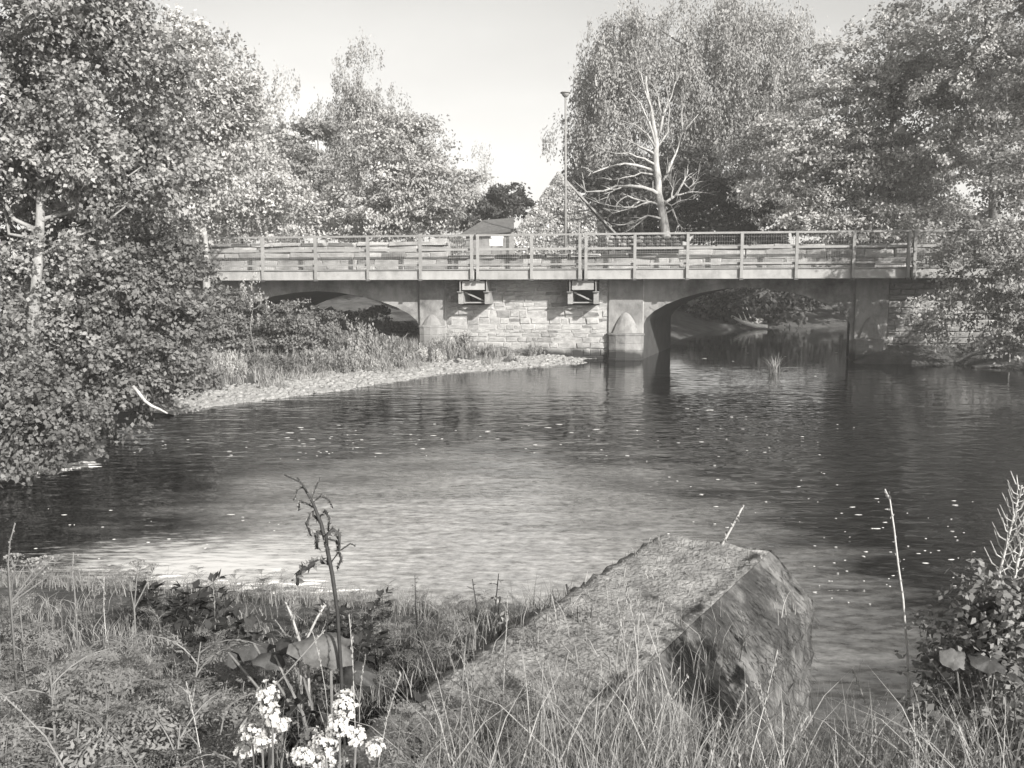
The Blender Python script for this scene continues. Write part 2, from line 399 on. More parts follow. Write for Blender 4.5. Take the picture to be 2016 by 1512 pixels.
# water
m, n, l, p = new_mat('river water')
p.inputs['Base Color'].default_value = grey(0.007); p.inputs['Roughness'].default_value = 0.05; p.inputs['IOR'].default_value = 1.45
tc = n.new('ShaderNodeTexCoord')
def wnoise(sx, sy, sc, det=3, rgh=0.5):
    mp = n.new('ShaderNodeMapping'); mp.inputs['Scale'].default_value = (sx, sy, 1); mp.inputs['Rotation'].default_value = (0, 0, R(6))
    l.new(tc.outputs['Object'], mp.inputs[0]); z = n.new('ShaderNodeTexNoise'); z.inputs['Scale'].default_value = sc; z.inputs['Detail'].default_value = det; z.inputs['Roughness'].default_value = rgh
    l.new(mp.outputs[0], z.inputs['Vector']); return z.outputs[0]
def math_(op, a, b_=None):
    q = n.new('ShaderNodeMath'); q.operation = op
    for i, x in enumerate((a, b_)):
        if x is None: continue
        if isinstance(x, (int, float)): q.inputs[i].default_value = x
        else: l.new(x, q.inputs[i])
    return q.outputs[0]
big = wnoise(0.8, 1.8, 1.0, 1); mid = wnoise(1.9, 3.6, 1.3, 1); fine = wnoise(4, 7, 2.0, 1)
patch = wnoise(0.10, 0.16, 1.0, 2)
sp = n.new('ShaderNodeSeparateXYZ'); l.new(tc.outputs['Object'], sp.inputs[0])
mr = n.new('ShaderNodeMapRange'); mr.inputs['From Min'].default_value = 17; mr.inputs['From Max'].default_value = 34; mr.inputs['To Min'].default_value = 1.0; mr.inputs['To Max'].default_value = 0.08
l.new(sp.outputs[1], mr.inputs[0])
mr2 = n.new('ShaderNodeMapRange'); mr2.inputs['From Min'].default_value = 0.35; mr2.inputs['From Max'].default_value = 0.65; mr2.inputs['To Min'].default_value = 0.3; mr2.inputs['To Max'].default_value = 1.2
l.new(patch, mr2.inputs[0])
h = math_('ADD', math_('MULTIPLY', big, 0.55), math_('ADD', math_('MULTIPLY', mid, 0.34), math_('MULTIPLY', fine, 0.03)))
h = math_('MULTIPLY', h, math_('MULTIPLY', mr.outputs[0], mr2.outputs[0]))
bp = n.new('ShaderNodeBump'); bp.inputs['Strength'].default_value = 1.0; bp.inputs['Distance'].default_value = 0.085
l.new(h, bp.inputs['Height']); l.new(bp.outputs[0], p.inputs['Normal'])
# sky glare painted into the water colour, mottled like the shallow gravel bed
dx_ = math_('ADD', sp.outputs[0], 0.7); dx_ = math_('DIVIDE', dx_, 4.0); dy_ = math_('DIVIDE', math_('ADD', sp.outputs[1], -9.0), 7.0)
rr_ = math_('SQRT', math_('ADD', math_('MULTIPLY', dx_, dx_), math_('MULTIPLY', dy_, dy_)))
glare_mr = n.new('ShaderNodeMapRange'); glare_mr.inputs['From Min'].default_value = 1.25; glare_mr.inputs['From Max'].default_value = 0.35
l.new(math_('ADD', rr_, math_('MULTIPLY', math_('ADD', wnoise(0.5, 1.2, 1.0, 5), -0.5), 1.2)), glare_mr.inputs[0])
glaren = wnoise(3, 5, 2.0, 6, 0.7); glarer = n.new('ShaderNodeValToRGB'); be_ = glarer.color_ramp.elements
be_[0].position, be_[1].position = 0.35, 0.66; be_[0].color, be_[1].color = grey(0.13), grey(0.40); l.new(glaren, glarer.inputs[0])
mxw = n.new('ShaderNodeMix'); mxw.data_type = 'RGBA'; l.new(glare_mr.outputs[0], mxw.inputs[0]); mxw.inputs[6].default_value = grey(0.007); l.new(glarer.outputs[0], mxw.inputs[7])
# broken white water where the river runs over the weir
fx = math_('DIVIDE', math_('ADD', sp.outputs[0], 3.4), 2.0); fy = math_('DIVIDE', math_('ADD', sp.outputs[1], -9.7), 1.15)
fr_ = math_('SQRT', math_('ADD', math_('MULTIPLY', fx, fx), math_('MULTIPLY', fy, fy)))
fm = n.new('ShaderNodeMapRange'); fm.inputs['From Min'].default_value = 1.1; fm.inputs['From Max'].default_value = 0.2
l.new(math_('ADD', fr_, math_('MULTIPLY', math_('ADD', wnoise(2.2, 9.0, 1.4, 7, 0.65), -0.5), 3.4)), fm.inputs[0])
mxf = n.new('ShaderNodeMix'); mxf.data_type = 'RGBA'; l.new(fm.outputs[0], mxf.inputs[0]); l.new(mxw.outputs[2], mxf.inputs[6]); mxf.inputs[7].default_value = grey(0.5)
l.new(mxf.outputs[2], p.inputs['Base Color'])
rmx = n.new('ShaderNodeMapRange'); l.new(fm.outputs[0], rmx.inputs[0]); rmx.inputs['To Min'].default_value = 0.05; rmx.inputs['To Max'].default_value = 0.6; l.new(rmx.outputs[0], p.inputs['Roughness'])
M_water = m
b = MB(); b.v = [(-60, 3, 0), (60, 3, 0), (60, 80, 0), (-60, 80, 0)]; b.f = [(0, 1, 2, 3)]
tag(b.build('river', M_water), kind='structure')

# ------------------------------------------------------------------ the bridge: u along it, v away from the camera
BA = R(8); BO = Vector((0, 35, 0)); BU = Vector((math.cos(BA), -math.sin(BA), 0)); BV = Vector((math.sin(BA), math.cos(BA), 0))
def loc(px, py, v):
    d = ray(px, py); t = (v + BO.dot(BV) - CAM.dot(BV)) / d.dot(BV); q = CAM + d * t
    return (q - BO).dot(BU), q.z
def lu(px, v, py=600): return loc(px, py, v)[0]
def W(u, v, z): return BO + BU * u + BV * v + Vector((0, 0, z))
VS = 1.3                            # the stone face stands 1.3 m behind the footbridge girder
ZD = 3.42                           # road level
sb = empty('stone_bridge', BO, -BA)
tag(sb, 'old stone bridge with two flat arches and a wide central pier', 'bridge')
TH, SK = 6.2, 0.21                  # width of the bridge and skew of its barrels

def arch(pl, pr, ycrown, yspring):
    u0, u1 = lu(pl, VS), lu(pr, VS); zc, zs = loc((pl+pr)/2, ycrown, VS)[1], loc((pl+pr)/2, yspring, VS)[1]
    pts = []
    for i in range(29):
        s = -math.cos(math.pi * i / 28); t = abs(s)
        pts.append(((u0+u1)/2 + s * (u1-u0)/2, zs + (zc - zs) * max(0, 1 - t ** 1.7) ** (1 / 1.7)))
    return [(u0, -1.0)] + pts + [(u1, -1.0)]
A1 = arch(430, 825, 573, 640); A2 = arch(1268, 1675, 565, 638)
UL, UR = lu(150, VS), lu(2250, VS)
def wall_piece(name, pts, material):   # front and back faces above an arch, with its soffit
    k = len(pts); top = ZD + 0.02
    for (v_, s_) in ((VS, 0), (VS+TH, SK*TH)):
        b = MB()
        for (u, z) in pts: b.v += [(u+s_, v_, z), (u+s_, v_, top)]
        b.f = [(i*2, i*2+2, i*2+3, i*2+1) for i in range(1, k - 2)]
        b.build(name, material, sb)
wall_piece('spandrel', A1, M_render); wall_piece('spandrel', A2, M_render)
for A in (A1, A2):
    b = MB()
    for (u, z) in A: b.v += [(u, VS, z), (u + SK*TH, VS+TH, z)]
    b.f = [(i*2, i*2+1, i*2+3, i*2+2) for i in range(len(A)-1)]
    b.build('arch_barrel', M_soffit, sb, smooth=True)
# arch ring: a thin band of voussoirs a little proud of the face
for A in (A1, A2):
    ring = A[1:-1]
    for i in range(0, len(ring) - 2, 2):
        (u0, z0), (u1, z1) = ring[i], ring[i+2]
        cu = (A[0][0] + A[-1][0]) / 2; cz = A[1][1] - 2.2
        def outp(u, z, t):
            d = Vector((u - cu, z - cz)); d.normalize(); return u + d.x * t, z + d.y * t
        g = 0.06
        ua, za = u0 + (u1-u0)*g, z0 + (z1-z0)*g; ub, zb = u1 - (u1-u0)*g, z1 - (z1-z0)*g
        uc, zc = outp(ub, zb, 0.26); ud, zd = outp(ua, za, 0.26)
        f = VS - 0.025
        MB().quad_box([(ua, f, za), (ub, f, zb), (ub, VS+0.1, zb), (ua, VS+0.1, za), (ud, f, zd), (uc, f, zc), (uc, VS+0.1, zc), (ud, VS+0.1, zd)]).build('voussoir', M_render, sb)
# deck
MB().quad_box([(UL, VS+0.01, ZD-0.12), (UR, VS+0.01, ZD-0.12), (UR+SK*TH, VS+TH-0.01, ZD-0.12), (UL+SK*TH, VS+TH-0.01, ZD-0.12),
               (UL, VS+0.01, ZD), (UR, VS+0.01, ZD), (UR+SK*TH, VS+TH-0.01, ZD), (UL+SK*TH, VS+TH-0.01, ZD)]).build('roadway', M_deck, sb)
# solid cores of pier and abutments (front layer carries the recesses for the footbridge bearings)
def core(name, u0, u1, v0, v1, z0, z1, material, skew=True, parent=sb):
    s0, s1 = (SK*(v0-VS), SK*(v1-VS)) if skew else (0, 0)
    return MB().quad_box([(u0+s0, v0, z0), (u1+s0, v0, z0), (u1+s1, v1, z0), (u0+s1, v1, z0), (u0+s0, v0, z1), (u1+s0, v0, z1), (u1+s1, v1, z1), (u0+s1, v1, z1)]).build(name, material, parent)
UP0, UP1 = A1[-1][0], A2[0][0]
RD = 0.9
brk = [(lu(903, VS, 575), lu(963, VS, 575)), (lu(1119, VS, 575), lu(1179, VS, 575))]
ZB0 = loc(1008, 601, VS)[1]; ZB1 = loc(1008, 556, VS)[1]
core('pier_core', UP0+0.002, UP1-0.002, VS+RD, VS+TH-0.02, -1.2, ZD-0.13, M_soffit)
pf = empty('pier_face', (0, 0, 0)); pf.parent = sb
segs = [(UP0, brk[0][0]), (brk[0][1], brk[1][0]), (brk[1][1], UP1)]
def bed(u0, u1, z0, z1): MB().box(u0+0.001, u1-0.001, VS-0.048, VS+RD-0.001, z0, z1).build('bedding', M_mortar, pf)
for (a, c) in segs: bed(a, c, ZB0+0.001, ZD-0.125)
bed(UP0, UP1, -1.2, ZB0)
core('abutment_core', UL, A1[0][0], VS, VS+TH, -1.2, ZD-0.13, M_render)
core('abutment_core', A2[-1][0], UR, VS, VS+TH, -1.2, ZD-0.13, M_render)

# coursed stones
_stone_mesh = []
rs = random.Random(4)
for k in range(6):
    bb = MB(); j = lambda a: rs.uniform(-a, a)
    c8 = [(-.5+j(.06), -.5, -.5+j(.12)), (.5+j(.06), -.5, -.5+j(.12)), (.5, .5, -.5), (-.5, .5, -.5), (-.5+j(.06), -.5, .5+j(.12)), (.5+j(.06), -.5, .5+j(.12)), (.5, .5, .5), (-.5, .5, .5)]
    # front face pitched: inset face pushed forward
    bb.quad_box(c8); fr = [0, 1, 5, 4]; ctr = [sum(bb.v[i][q] for i in fr)/4 for q in range(3)]
    ins = []
    for i in fr:
        pnt = bb.v[i]; ins.append((pnt[0]*0.86+ctr[0]*0.14, -.72+j(.25), pnt[2]*0.78+ctr[2]*0.22))
    b0 = len(bb.v); bb.v += ins; bb.f = [f for f in bb.f if f != (0, 1, 5, 4)]
    bb.f += [(0, 1, b0+1, b0), (1, 5, b0+2, b0+1), (5, 4, b0+3, b0+2), (4, 0, b0, b0+3), (b0, b0+1, b0+2, b0+3)]
    me = bpy.data.meshes.new('stone'); me.from_pydata(bb.v, [], bb.f); me.update(); _stone_mesh.append(me)
_sm2 = {}
def stone_mesh(material):
    if material.name not in _sm2:
        lst = []
        for me in _stone_mesh:
            c = me.copy(); c.materials.append(material); lst.append(c)
        _sm2[material.name] = lst
    return rs.choice(_sm2[material.name])
def stone(u, v, z, wd, dp, ht, material, parent, rz=0):
    o = bpy.data.objects.new('stone', stone_mesh(material)); COL.objects.link(o); o.parent = parent
    o.location = (u, v, z); o.scale = (wd, dp, ht); o.rotation_euler = (rs.uniform(-.03, .03), rs.uniform(-.02, .02), rz + rs.uniform(-.02, .02)); return o
def courses(u0, u1, z0, z1, hs, ws, parent, v=VS, holes=(), mats=(M_stone,), joint=0.016, dp=0.12):
    z = z0
    while z < z1 - 0.06:
        hh = min(rs.uniform(*hs), z1 - z)
        if z1 - (z + hh) < 0.08: hh = z1 - z
        u = u0 - rs.uniform(0, 0.3)
        while u < u1:
            wd = rs.uniform(*ws); a, c = max(u, u0), min(u + wd, u1)
            parts_ = [(a, c)]
            for (h0, h1, hz0, hz1) in holes:
                if z + hh > hz0 and z < hz1:
                    parts_ = [q for (s, t) in parts_ for q in ((s, min(t, h0)), (max(s, h1), t)) if q[1] - q[0] > 0.05]
            for (s, t) in parts_:
                if t - s > 0.06:
                    stone((s+t)/2, v + 0.03 - rs.uniform(0, 0.03), z + hh/2, t - s - joint, dp, hh - joint, (mats((s+t)/2, z) if callable(mats) else rs.choice(mats)), parent)
            u += wd
        z += hh
pw0, pw1 = lu(880, VS), lu(1196, VS)
holes = [(h0, h1, ZB0, 9) for h0, h1 in brk]
courses(pw0, pw1, -0.05, ZD - 0.14, (0.13, 0.31), (0.2, 0.85), pf, holes=holes, mats=lambda u_, z_: M_stone_dark if rs.random() < 0.06 + 0.5 * float(sstep(lu(1030, VS), lu(1170, VS), u_)) * float(1 - sstep(1.6, 2.4, z_)) else M_stone)

# pilasters and cutwaters
def cutwater(px0, px1, y_dome, y_ledge, material, matp, foot=-1.0, wide=1.12):
    u0, u1 = lu(px0, VS), lu(px1, VS); c = (u0 + u1) / 2; hw = (u1 - u0) / 2
    MB().box(u0, u1, VS-0.14, VS-0.001, -1.1, ZD-0.1).build('pilaster', matp, sb, bevel=0.02)
    zl = loc((px0+px1)/2, y_ledge, VS)[1]; zd = loc((px0+px1)/2, y_dome, VS)[1]
    cw = empty('cutwater', (c, VS-0.13, 0)); cw.parent = sb; cw.scale = (1, 0.6, 1)
    r_ = hw * wide; nf = 6
    prof = [(r_, foot), (r_*0.99, 0.05)]; z = 0.05
    while z < zl - 0.3:
        z2 = min(z + 0.3, zl - 0.06); prof += [(r_*0.93, z+0.004), (r_*0.955, z+0.02), (r_*0.95, z2-0.02), (r_*0.93, z2-0.004)]; z = z2
    prof += [(r_*0.93, zl-0.07), (r_*1.0, zl-0.06), (r_*1.01, zl), (r_*0.7, zl+0.03)]
    MB().lathe(prof, n=nf, a0=-math.pi, a1=0).build('plinth', material, cw)
    dome = [(r_*0.74*(1-t)**0.55, zl + (zd-zl)*t) for t in (0, 0.2, 0.4, 0.42, 0.6, 0.8, 0.92, 1)]
    MB().lathe(dome, n=nf, a0=-math.pi, a1=0).build('dome', material, cw)
    return cw
cutwater(827, 876, 618, 641, M_stone_dark, M_render)
cutwater(1198, 1266, 614, 656, M_stone_dark, M_render)
cutwater(1682, 1747, 622, 667, M_stone_dark, M_render)
# right abutment wall, coursed
af = empty('abutment_face'); af.parent = sb
courses(lu(1748, VS), lu(2080, VS), -0.05, ZD-0.4, (0.2, 0.32), (0.3, 0.8), af, mats=(M_stone_dark, M_stone_dark, M_stone))
# parapet with coping, lower by the lamp post
par = empty('parapet'); par.parent = sb
zp1, zp0, zp2 = loc(700, 477, VS)[1], loc(1100, 500, VS)[1], loc(1500, 481, VS)[1]
for (pa, pb, zt) in ((150, 884, zp1), (884, 1335, zp0), (1335, 2150, zp2)):
    a, c = lu(pa, VS), lu(pb, VS)
    MB().box(a+0.002, c-0.002, VS+0.05, VS+0.42, ZD+0.004, zt-0.16).build('bedding', M_mortar, par)
    courses(a, c, ZD+0.01, zt-0.16, (0.26, 0.36), (0.6, 1.5), par, v=VS+0.02, mats=(M_stone, M_stone, M_stone_dark), dp=0.1)
    u = a
    while u < c:
        wd = min(rs.uniform(0.9, 1.4), c-u)
        stone(u+wd/2, VS+0.22, zt-0.08, wd-0.015, 0.46, 0.16, rs.choice((M_stone, M_render)), par); u += wd
u = lu(868, VS); MB().box(u-0.45, u+0.28, VS-0.02, VS+0.5, zp1-0.17, zp1+0.12).build('pier_cap', M_stone, sb, bevel=0.03)

# ------------------------------------------------------------------ steel footbridge
fb = empty('footbridge', BO, -BA)
tag(fb, 'grey steel footbridge with open railings carried in front of the stone bridge', 'footbridge')
def zf(py, px=1200): return loc(px, py, 0)[1]
zg0, zg1 = zf(549.5), zf(529)
zr = [zf(519.5), zf(489), zf(460.5)]
spans = [[300, 415, 518, 622, 725, 828, 929], [941, 1047, 1142], [1154, 1250, 1354, 1460, 1568, 1680, 1788], [1800, 1900, 2010, 2120]]
for k, sp_ in enumerate(spans):
    us = [lu(x, 0, 500) for x in sp_]; a, c = us[0]-0.09, us[-1]+0.09
    g = MB().box(a, c, 0, 0.02, zg0+0.02, zg1-0.02).box(a, c, -0.06, 0.10, zg0, zg0+0.019).box(a, c, -0.06, 0.10, zg1-0.019, zg1)
    g.build('girder', M_girder, fb)
    MB().box(a, c, 0.12, 1.1, zg1-0.06, zg1+0.02).build('deck', M_deck, fb)
    MB().box(a, c, 1.08, 1.10, zg0+0.02, zg1-0.08).box(a, c, 1.02, 1.16, zg0, zg0+0.019).build('rear_girder', M_steel_dark, fb)
    for i, u in enumerate(us):
        w2 = 0.055
        pp = MB().box(u-w2, u+w2, -0.115, -0.10, zg0-0.03, zr[2]+0.02).box(u-0.008, u+0.008, -0.10, -0.012, zg0-0.03, zr[2]).box(u-w2, u+w2, -0.012, -0.002, zg1+0.01, zr[2])
        po = pp.build('post', M_steel, fb)
        MB().box(u-0.075, u+0.075, -0.13, -0.062, zg0-0.05, zg0+0.02).build('shoe', M_steel_dark, po)
    for z, hh in ((zr[0], 0.075), (zr[1], 0.085), (zr[2], 0.075)):
        MB().box(a, c, 0.0, 0.055, z-hh/2, z+hh/2).build('rail', M_steel, fb)
    # welded mesh infill behind the rails
    b = MB(); u = a
    while u < c:
        b.box(u, u+0.006, 0.058, 0.063, zg1+0.03, zr[2]-0.03); u += 0.09
    z = zg1 + 0.1
    while z < zr[2] - 0.05:
        b.box(a, c, 0.0635, 0.068, z, z+0.006); z += 0.18
    tag(b.build('mesh_infill', M_steel, fb), kind='stuff')
# bearing frames over the recesses of the pier
for k, (xa, xb) in enumerate(((906, 958), (1122, 1173))):
    br = empty('bearing_frame'); br.parent = fb
    v0 = VS - 1.16
    a, c = lu(xa, v0, 575), lu(xb, v0, 575); zt = zg0 - 0.005
    z1, z2, z3 = loc(xa, 570, v0)[1], loc(xa, 574, v0)[1], loc(xa, 599, v0)[1]
    MB().box(a+0.08, c-0.08, v0+0.03, v0+0.06, z1, zt-0.05).box(a+0.08, c-0.08, v0-0.02, v0+0.11, z1-0.014, z1-0.001).build('cross_beam', M_girder, br)
    for u in (a, c):
        MB().box(u-0.012, u+0.012, v0-0.05, VS+0.6, z2, zt).box(u-0.12, u+0.12, v0-0.06, VS+0.6, z2-0.025, z2-0.001).box(u-0.09, u+0.09, v0-0.05, VS+0.6, zt+0.001-0.02, zt).build('stub_beam', M_steel, br)
        MB().box(u-0.095, u+0.095, v0+0.05, VS+0.5, z3, z2-0.027).build('bearing_block', M_concrete, br, bevel=0.01)
    MB().bar((a+0.15, v0+0.25, z2-0.03), (c-0.16, v0+0.3, z3+0.13), 0.05, 0.06).build('brace', M_steel, br)
    MB().bar((a+0.1, v0+0.3, z3+0.06), (c-0.1, v0+0.3, z3+0.06), 0.06, 0.05).build('tie_bar', M_steel, br)
#@OBJECTS
# ------------------------------------------------------------------ houses, lamp post and small things beyond the bridge
def P3(px, py, Y): return at(px, py, Y)
# ivy-clad gable
YH = 49.0
gl, gr, ga = at(1008, 480, YH), at(1206, 462, YH), at(1098, 348, YH)
hs_ = empty('ivy_house', (ga.x, YH, 2.0)); tag(hs_, 'house gable wholly covered in ivy behind the footbridge', 'house')
def H(p_, dy=0): return (p_.x - ga.x, p_.y - YH + dy, p_.z - 2.0)
b = MB(); z0 = -1.0; a, c, t = H(gl), H(gr), H(ga); hw = 0.0
b.v = [(a[0], 0, z0), (c[0], 0, z0), (c[0], 0, c[2]), (t[0], 0, t[2]), (a[0], 0, a[2]), (a[0], 7, z0), (c[0], 7, z0), (c[0], 7, c[2]), (t[0], 7, t[2]), (a[0], 7, a[2])]
b.f = [(0, 1, 2, 3, 4), (6, 5, 9, 8, 7), (1, 6, 7, 2), (5, 0, 4, 9)]
b.build('wall', M_render, hs_)
for (q0, q1) in ((a, t), (c, t)):
    ex = 0.25 if q0 is c else -0.25
    MB().quad_box([(q0[0]+ex, 0.16, q0[2]-0.14), (q1[0], 0.16, q1[2]+0.02), (q1[0], 7.2, q1[2]+0.02), (q0[0]+ex, 7.2, q0[2]-0.14),
                   (q0[0]+ex, 0.16, q0[2]+0.0), (q1[0], 0.16, q1[2]+0.16), (q1[0], 7.2, q1[2]+0.16), (q0[0]+ex, 7.2, q0[2]+0.0)]).build('roof', M_slate, hs_)
MB().bar((c[0]+0.26, -0.08, c[2]-0.06), (t[0]+0.06, -0.08, t[2]+0.2), 0.3, 0.09).build('verge_coping', M_concrete, hs_)
rng = np.random.default_rng(21); nI = 13000
u_ = rng.random(nI); v_ = rng.random(nI)
zz = z0 + (t[2] + 0.18 - z0) * (1 - np.sqrt(rng.random(nI)) * 0.999) if False else z0 + 2.5 + (t[2] + 0.2 - z0 - 2.5) * v_
base_z = a[2] * 0.5 + c[2] * 0.5
hwf = np.clip((t[2] + 0.15 - zz) / (t[2] - base_z), 0, 1.0)
xx = t[0] + np.where(u_ < 0.5, (a[0] - t[0] - 0.03), (c[0] - t[0] - 0.03)) * hwf * rng.random(nI) ** 0.8
dep = 0.10 + 0.16 * (0.5 + 0.5 * np.sin(xx * 5 + 2 * np.sin(zz * 4))) * rng.random(nI) + 0.08 * rng.random(nI)
Cv = np.stack([xx, -dep, zz], 1)
Dv = rng.normal(size=(nI, 3)) * 0.5 + np.array((0, -0.2, -1)); Nv = rng.normal(size=(nI, 3)) * 0.45 + np.array((0, -1, 0.35))
leaf_object('ivy', L_ivy, hs_, Cv, Dv, Nv, 0.10 + 0.07 * rng.random(nI), 0.9, rng.random(nI))
# low outbuilding with a dark eaves board
YO = 47.0
ob = empty('outbuilding', (at(975, 470, YO).x, YO, 2.0)); tag(ob, 'low stone outbuilding with sloping dark roof beside the ivy gable', 'building')
def O(px, py, dy=0): q = at(px, py, YO); return (q.x - ob.location.x, dy, q.z - 2.0)
e0, e1, r0, r1 = O(905, 465), O(1012, 454), O(950, 430), O(1012, 426)
MB().quad_box([(e0[0]+0.3, 0.3, -1), (e1[0], 0.3, -1), (e1[0], 5, -1), (e0[0]+0.3, 5, -1), (e0[0]+0.3, 0.3, e0[2]), (e1[0], 0.3, e1[2]-0.03), (e1[0], 5, e1[2]), (e0[0]+0.3, 5, e0[2])]).build('wall', M_stone_dark, ob)
MB().quad_box([(e0[0], 0, e0[2]), (e1[0], 0, e1[2]), (r1[0], 2.6, r1[2]), (r0[0], 2.6, r0[2]), (e0[0], 0, e0[2]+0.1), (e1[0], 0, e1[2]+0.1), (r1[0], 2.6, r1[2]+0.1), (r0[0], 2.6, r0[2]+0.1)]).build('roof', M_slate, ob)
MB().bar((e0[0]+0.9, -0.04, e0[2]+0.1), (e1[0], -0.04, e1[2]+0.02), 0.05, 0.16).build('eaves_board', M_steel_dark, ob)
# white panel on legs
YP = 45.5; q0, q1 = at(964, 484, YP), at(990, 462, YP)
wp = empty('notice_board', ((q0.x+q1.x)/2, YP, q0.z-0.6)); tag(wp, 'small white notice board on two legs seen through the railing under the dark eaves', 'notice board')
wx = (q1.x-q0.x)/2; hz = q1.z - q0.z
MB().box(-wx, wx, 0, 0.06, 0.6, 0.6+hz*0.62).build('lower_board', M_white, wp); MB().box(-wx*0.8, wx*1.1, 0.0, 0.06, 0.63+hz*0.62, 0.6+hz).build('upper_board', M_white, wp)
for sx in (-1, 1): MB().box(sx*wx*0.7-0.03, sx*wx*0.7+0.03, 0.061, 0.12, -1.0, 0.6+hz*0.9).build('leg', M_steel_dark, wp)
# dark barred gate
YG = 44.0; q0, q1 = at(884, 500, YG), at(930, 472, YG)
gt = empty('barred_gate', (q0.x, YG, q0.z)); tag(gt, 'dark barred gate left of the double railing post behind the parapet', 'gate')
wx, hz = q1.x-q0.x, q1.z-q0.z
for z in (0.05, hz*0.55, hz-0.04): MB().box(0, wx, -0.02, 0.02, z-0.025, z+0.025).build('rail', M_steel_dark, gt)
for i in range(12): MB().box(wx*i/11-0.014, wx*i/11+0.014, -0.038, -0.021, -0.9, hz+0.05).build('bar', M_steel_dark, gt)
# lamp post
YL = 43.0; q = at(1113, 540, YL); zt = at(1112, 186, YL).z
lp = empty('lamp_post', (q.x, YL, 2.2)); tag(lp, 'tall slim lamp post with shallow bowl lamp in front of the ivy gable', 'lamp post')
hz = zt - 2.2
MB().tube([(0, 0, -1), (0, 0, 1.2)], 0.10, 10).build('base', M_pole, lp, smooth=True)
MB().tube([(0, 0, 1.2), (0, 0, hz*0.55), (-0.02, 0, hz)], [0.075, 0.062, 0.045], 10).build('pole', M_pole, lp, smooth=True)
MB().lathe([(0.04, hz-0.14), (0.08, hz-0.12), (0.15, hz-0.05), (0.2, hz+0.05), (0.19, hz+0.06)], c=(-0.02, 0, 0), n=16).build('bowl', M_concrete, lp, smooth=True)
MB().lathe([(0.25, hz+0.06), (0.26, hz+0.08), (0.22, hz+0.11), (0.05, hz+0.14), (0.0, hz+0.14)], c=(-0.02, 0, 0), n=16).build('cap', M_steel, lp, smooth=True)
# short pole
q = at(1140, 480, 44.5); zt = at(1140, 440, 44.5).z
sp0 = empty('marker_pole', (q.x, 44.5, q.z-0.8)); tag(sp0, 'short pale pole standing beside the foot of the lamp post', 'pole')
MB().tube([(0, 0, -0.6), (0, 0, zt-q.z+0.8)], 0.045, 8).build('shaft', M_pole, sp0, smooth=True)
MB().lathe([(0.06, 0), (0.06, 0.05), (0.0, 0.07)], c=(0, 0, zt-q.z+0.8), n=8).build('cap', M_concrete, sp0)
# rubble wall beyond the parapet
YR = 43.8; rw = empty('rubble_wall', (at(1200, 480, YR).x, YR, at(1200, 484, YR).z)); tag(rw, 'low rubble wall of pale boulders below the dead tree', 'wall')
wx = at(1345, 480, YR).x - rw.location.x; hz = at(1200, 462, YR).z - at(1200, 484, YR).z
MB().box(0, wx, 0.12, 0.5, -1.5, hz-0.12).build('core', M_soil, rw)
rr = random.Random(8)
for row in range(4):
    u = rr.uniform(0, 0.2)
    while u < wx:
        wd = rr.uniform(0.22, 0.5); bb = MB(); add_pebble(bb, 0, 0, 0, 1, rr)
        o = bb.build('stone', rr.choice((M_stone, M_stone, M_concrete)), rw, smooth=True); o.location = (u, 0.05+rr.uniform(0, 0.1), -0.12+row*0.17); o.scale = (wd/2, 0.2, rr.uniform(0.13, 0.2)); u += wd * 0.98
# dead tree
YD = 45.0
def dpt(px, py, dy=0): return at(px, py, YD+dy)
db = dpt(1312, 485); dt = empty('dead_tree', db); tag(dt, 'bleached leafless dead tree with crooked bare branches right of the gable', 'tree')
def dl(pts, r0, r1, name='branch', n=6):
    q = [Vector(dpt(*p_)) - db for p_ in pts]
    # subdivide with a slight wobble
    out = [q[0]]
    for i in range(len(q)-1):
        md = (q[i]+q[i+1])/2; L_ = (q[i+1]-q[i]).length
        out += [md + Vector((drr.uniform(-.05, .05), drr.uniform(-.05, .05), drr.uniform(-.05, .05))) * L_, q[i+1]]
    k = len(out); b = MB().tube(out, [r0 + (r1-r0)*i/(k-1) for i in range(k)], n)
    return b, out
drr = random.Random(3)
TR = [(1318, 500), (1311, 460), (1303, 410), (1296, 350), (1291, 300), (1292, 270), (1285, 235), (1276, 190), (1272, 150, 0.3)]
b, _ = dl(TR, 0.25, 0.045, n=9)
b.build('trunk', M_dead, dt, smooth=True)
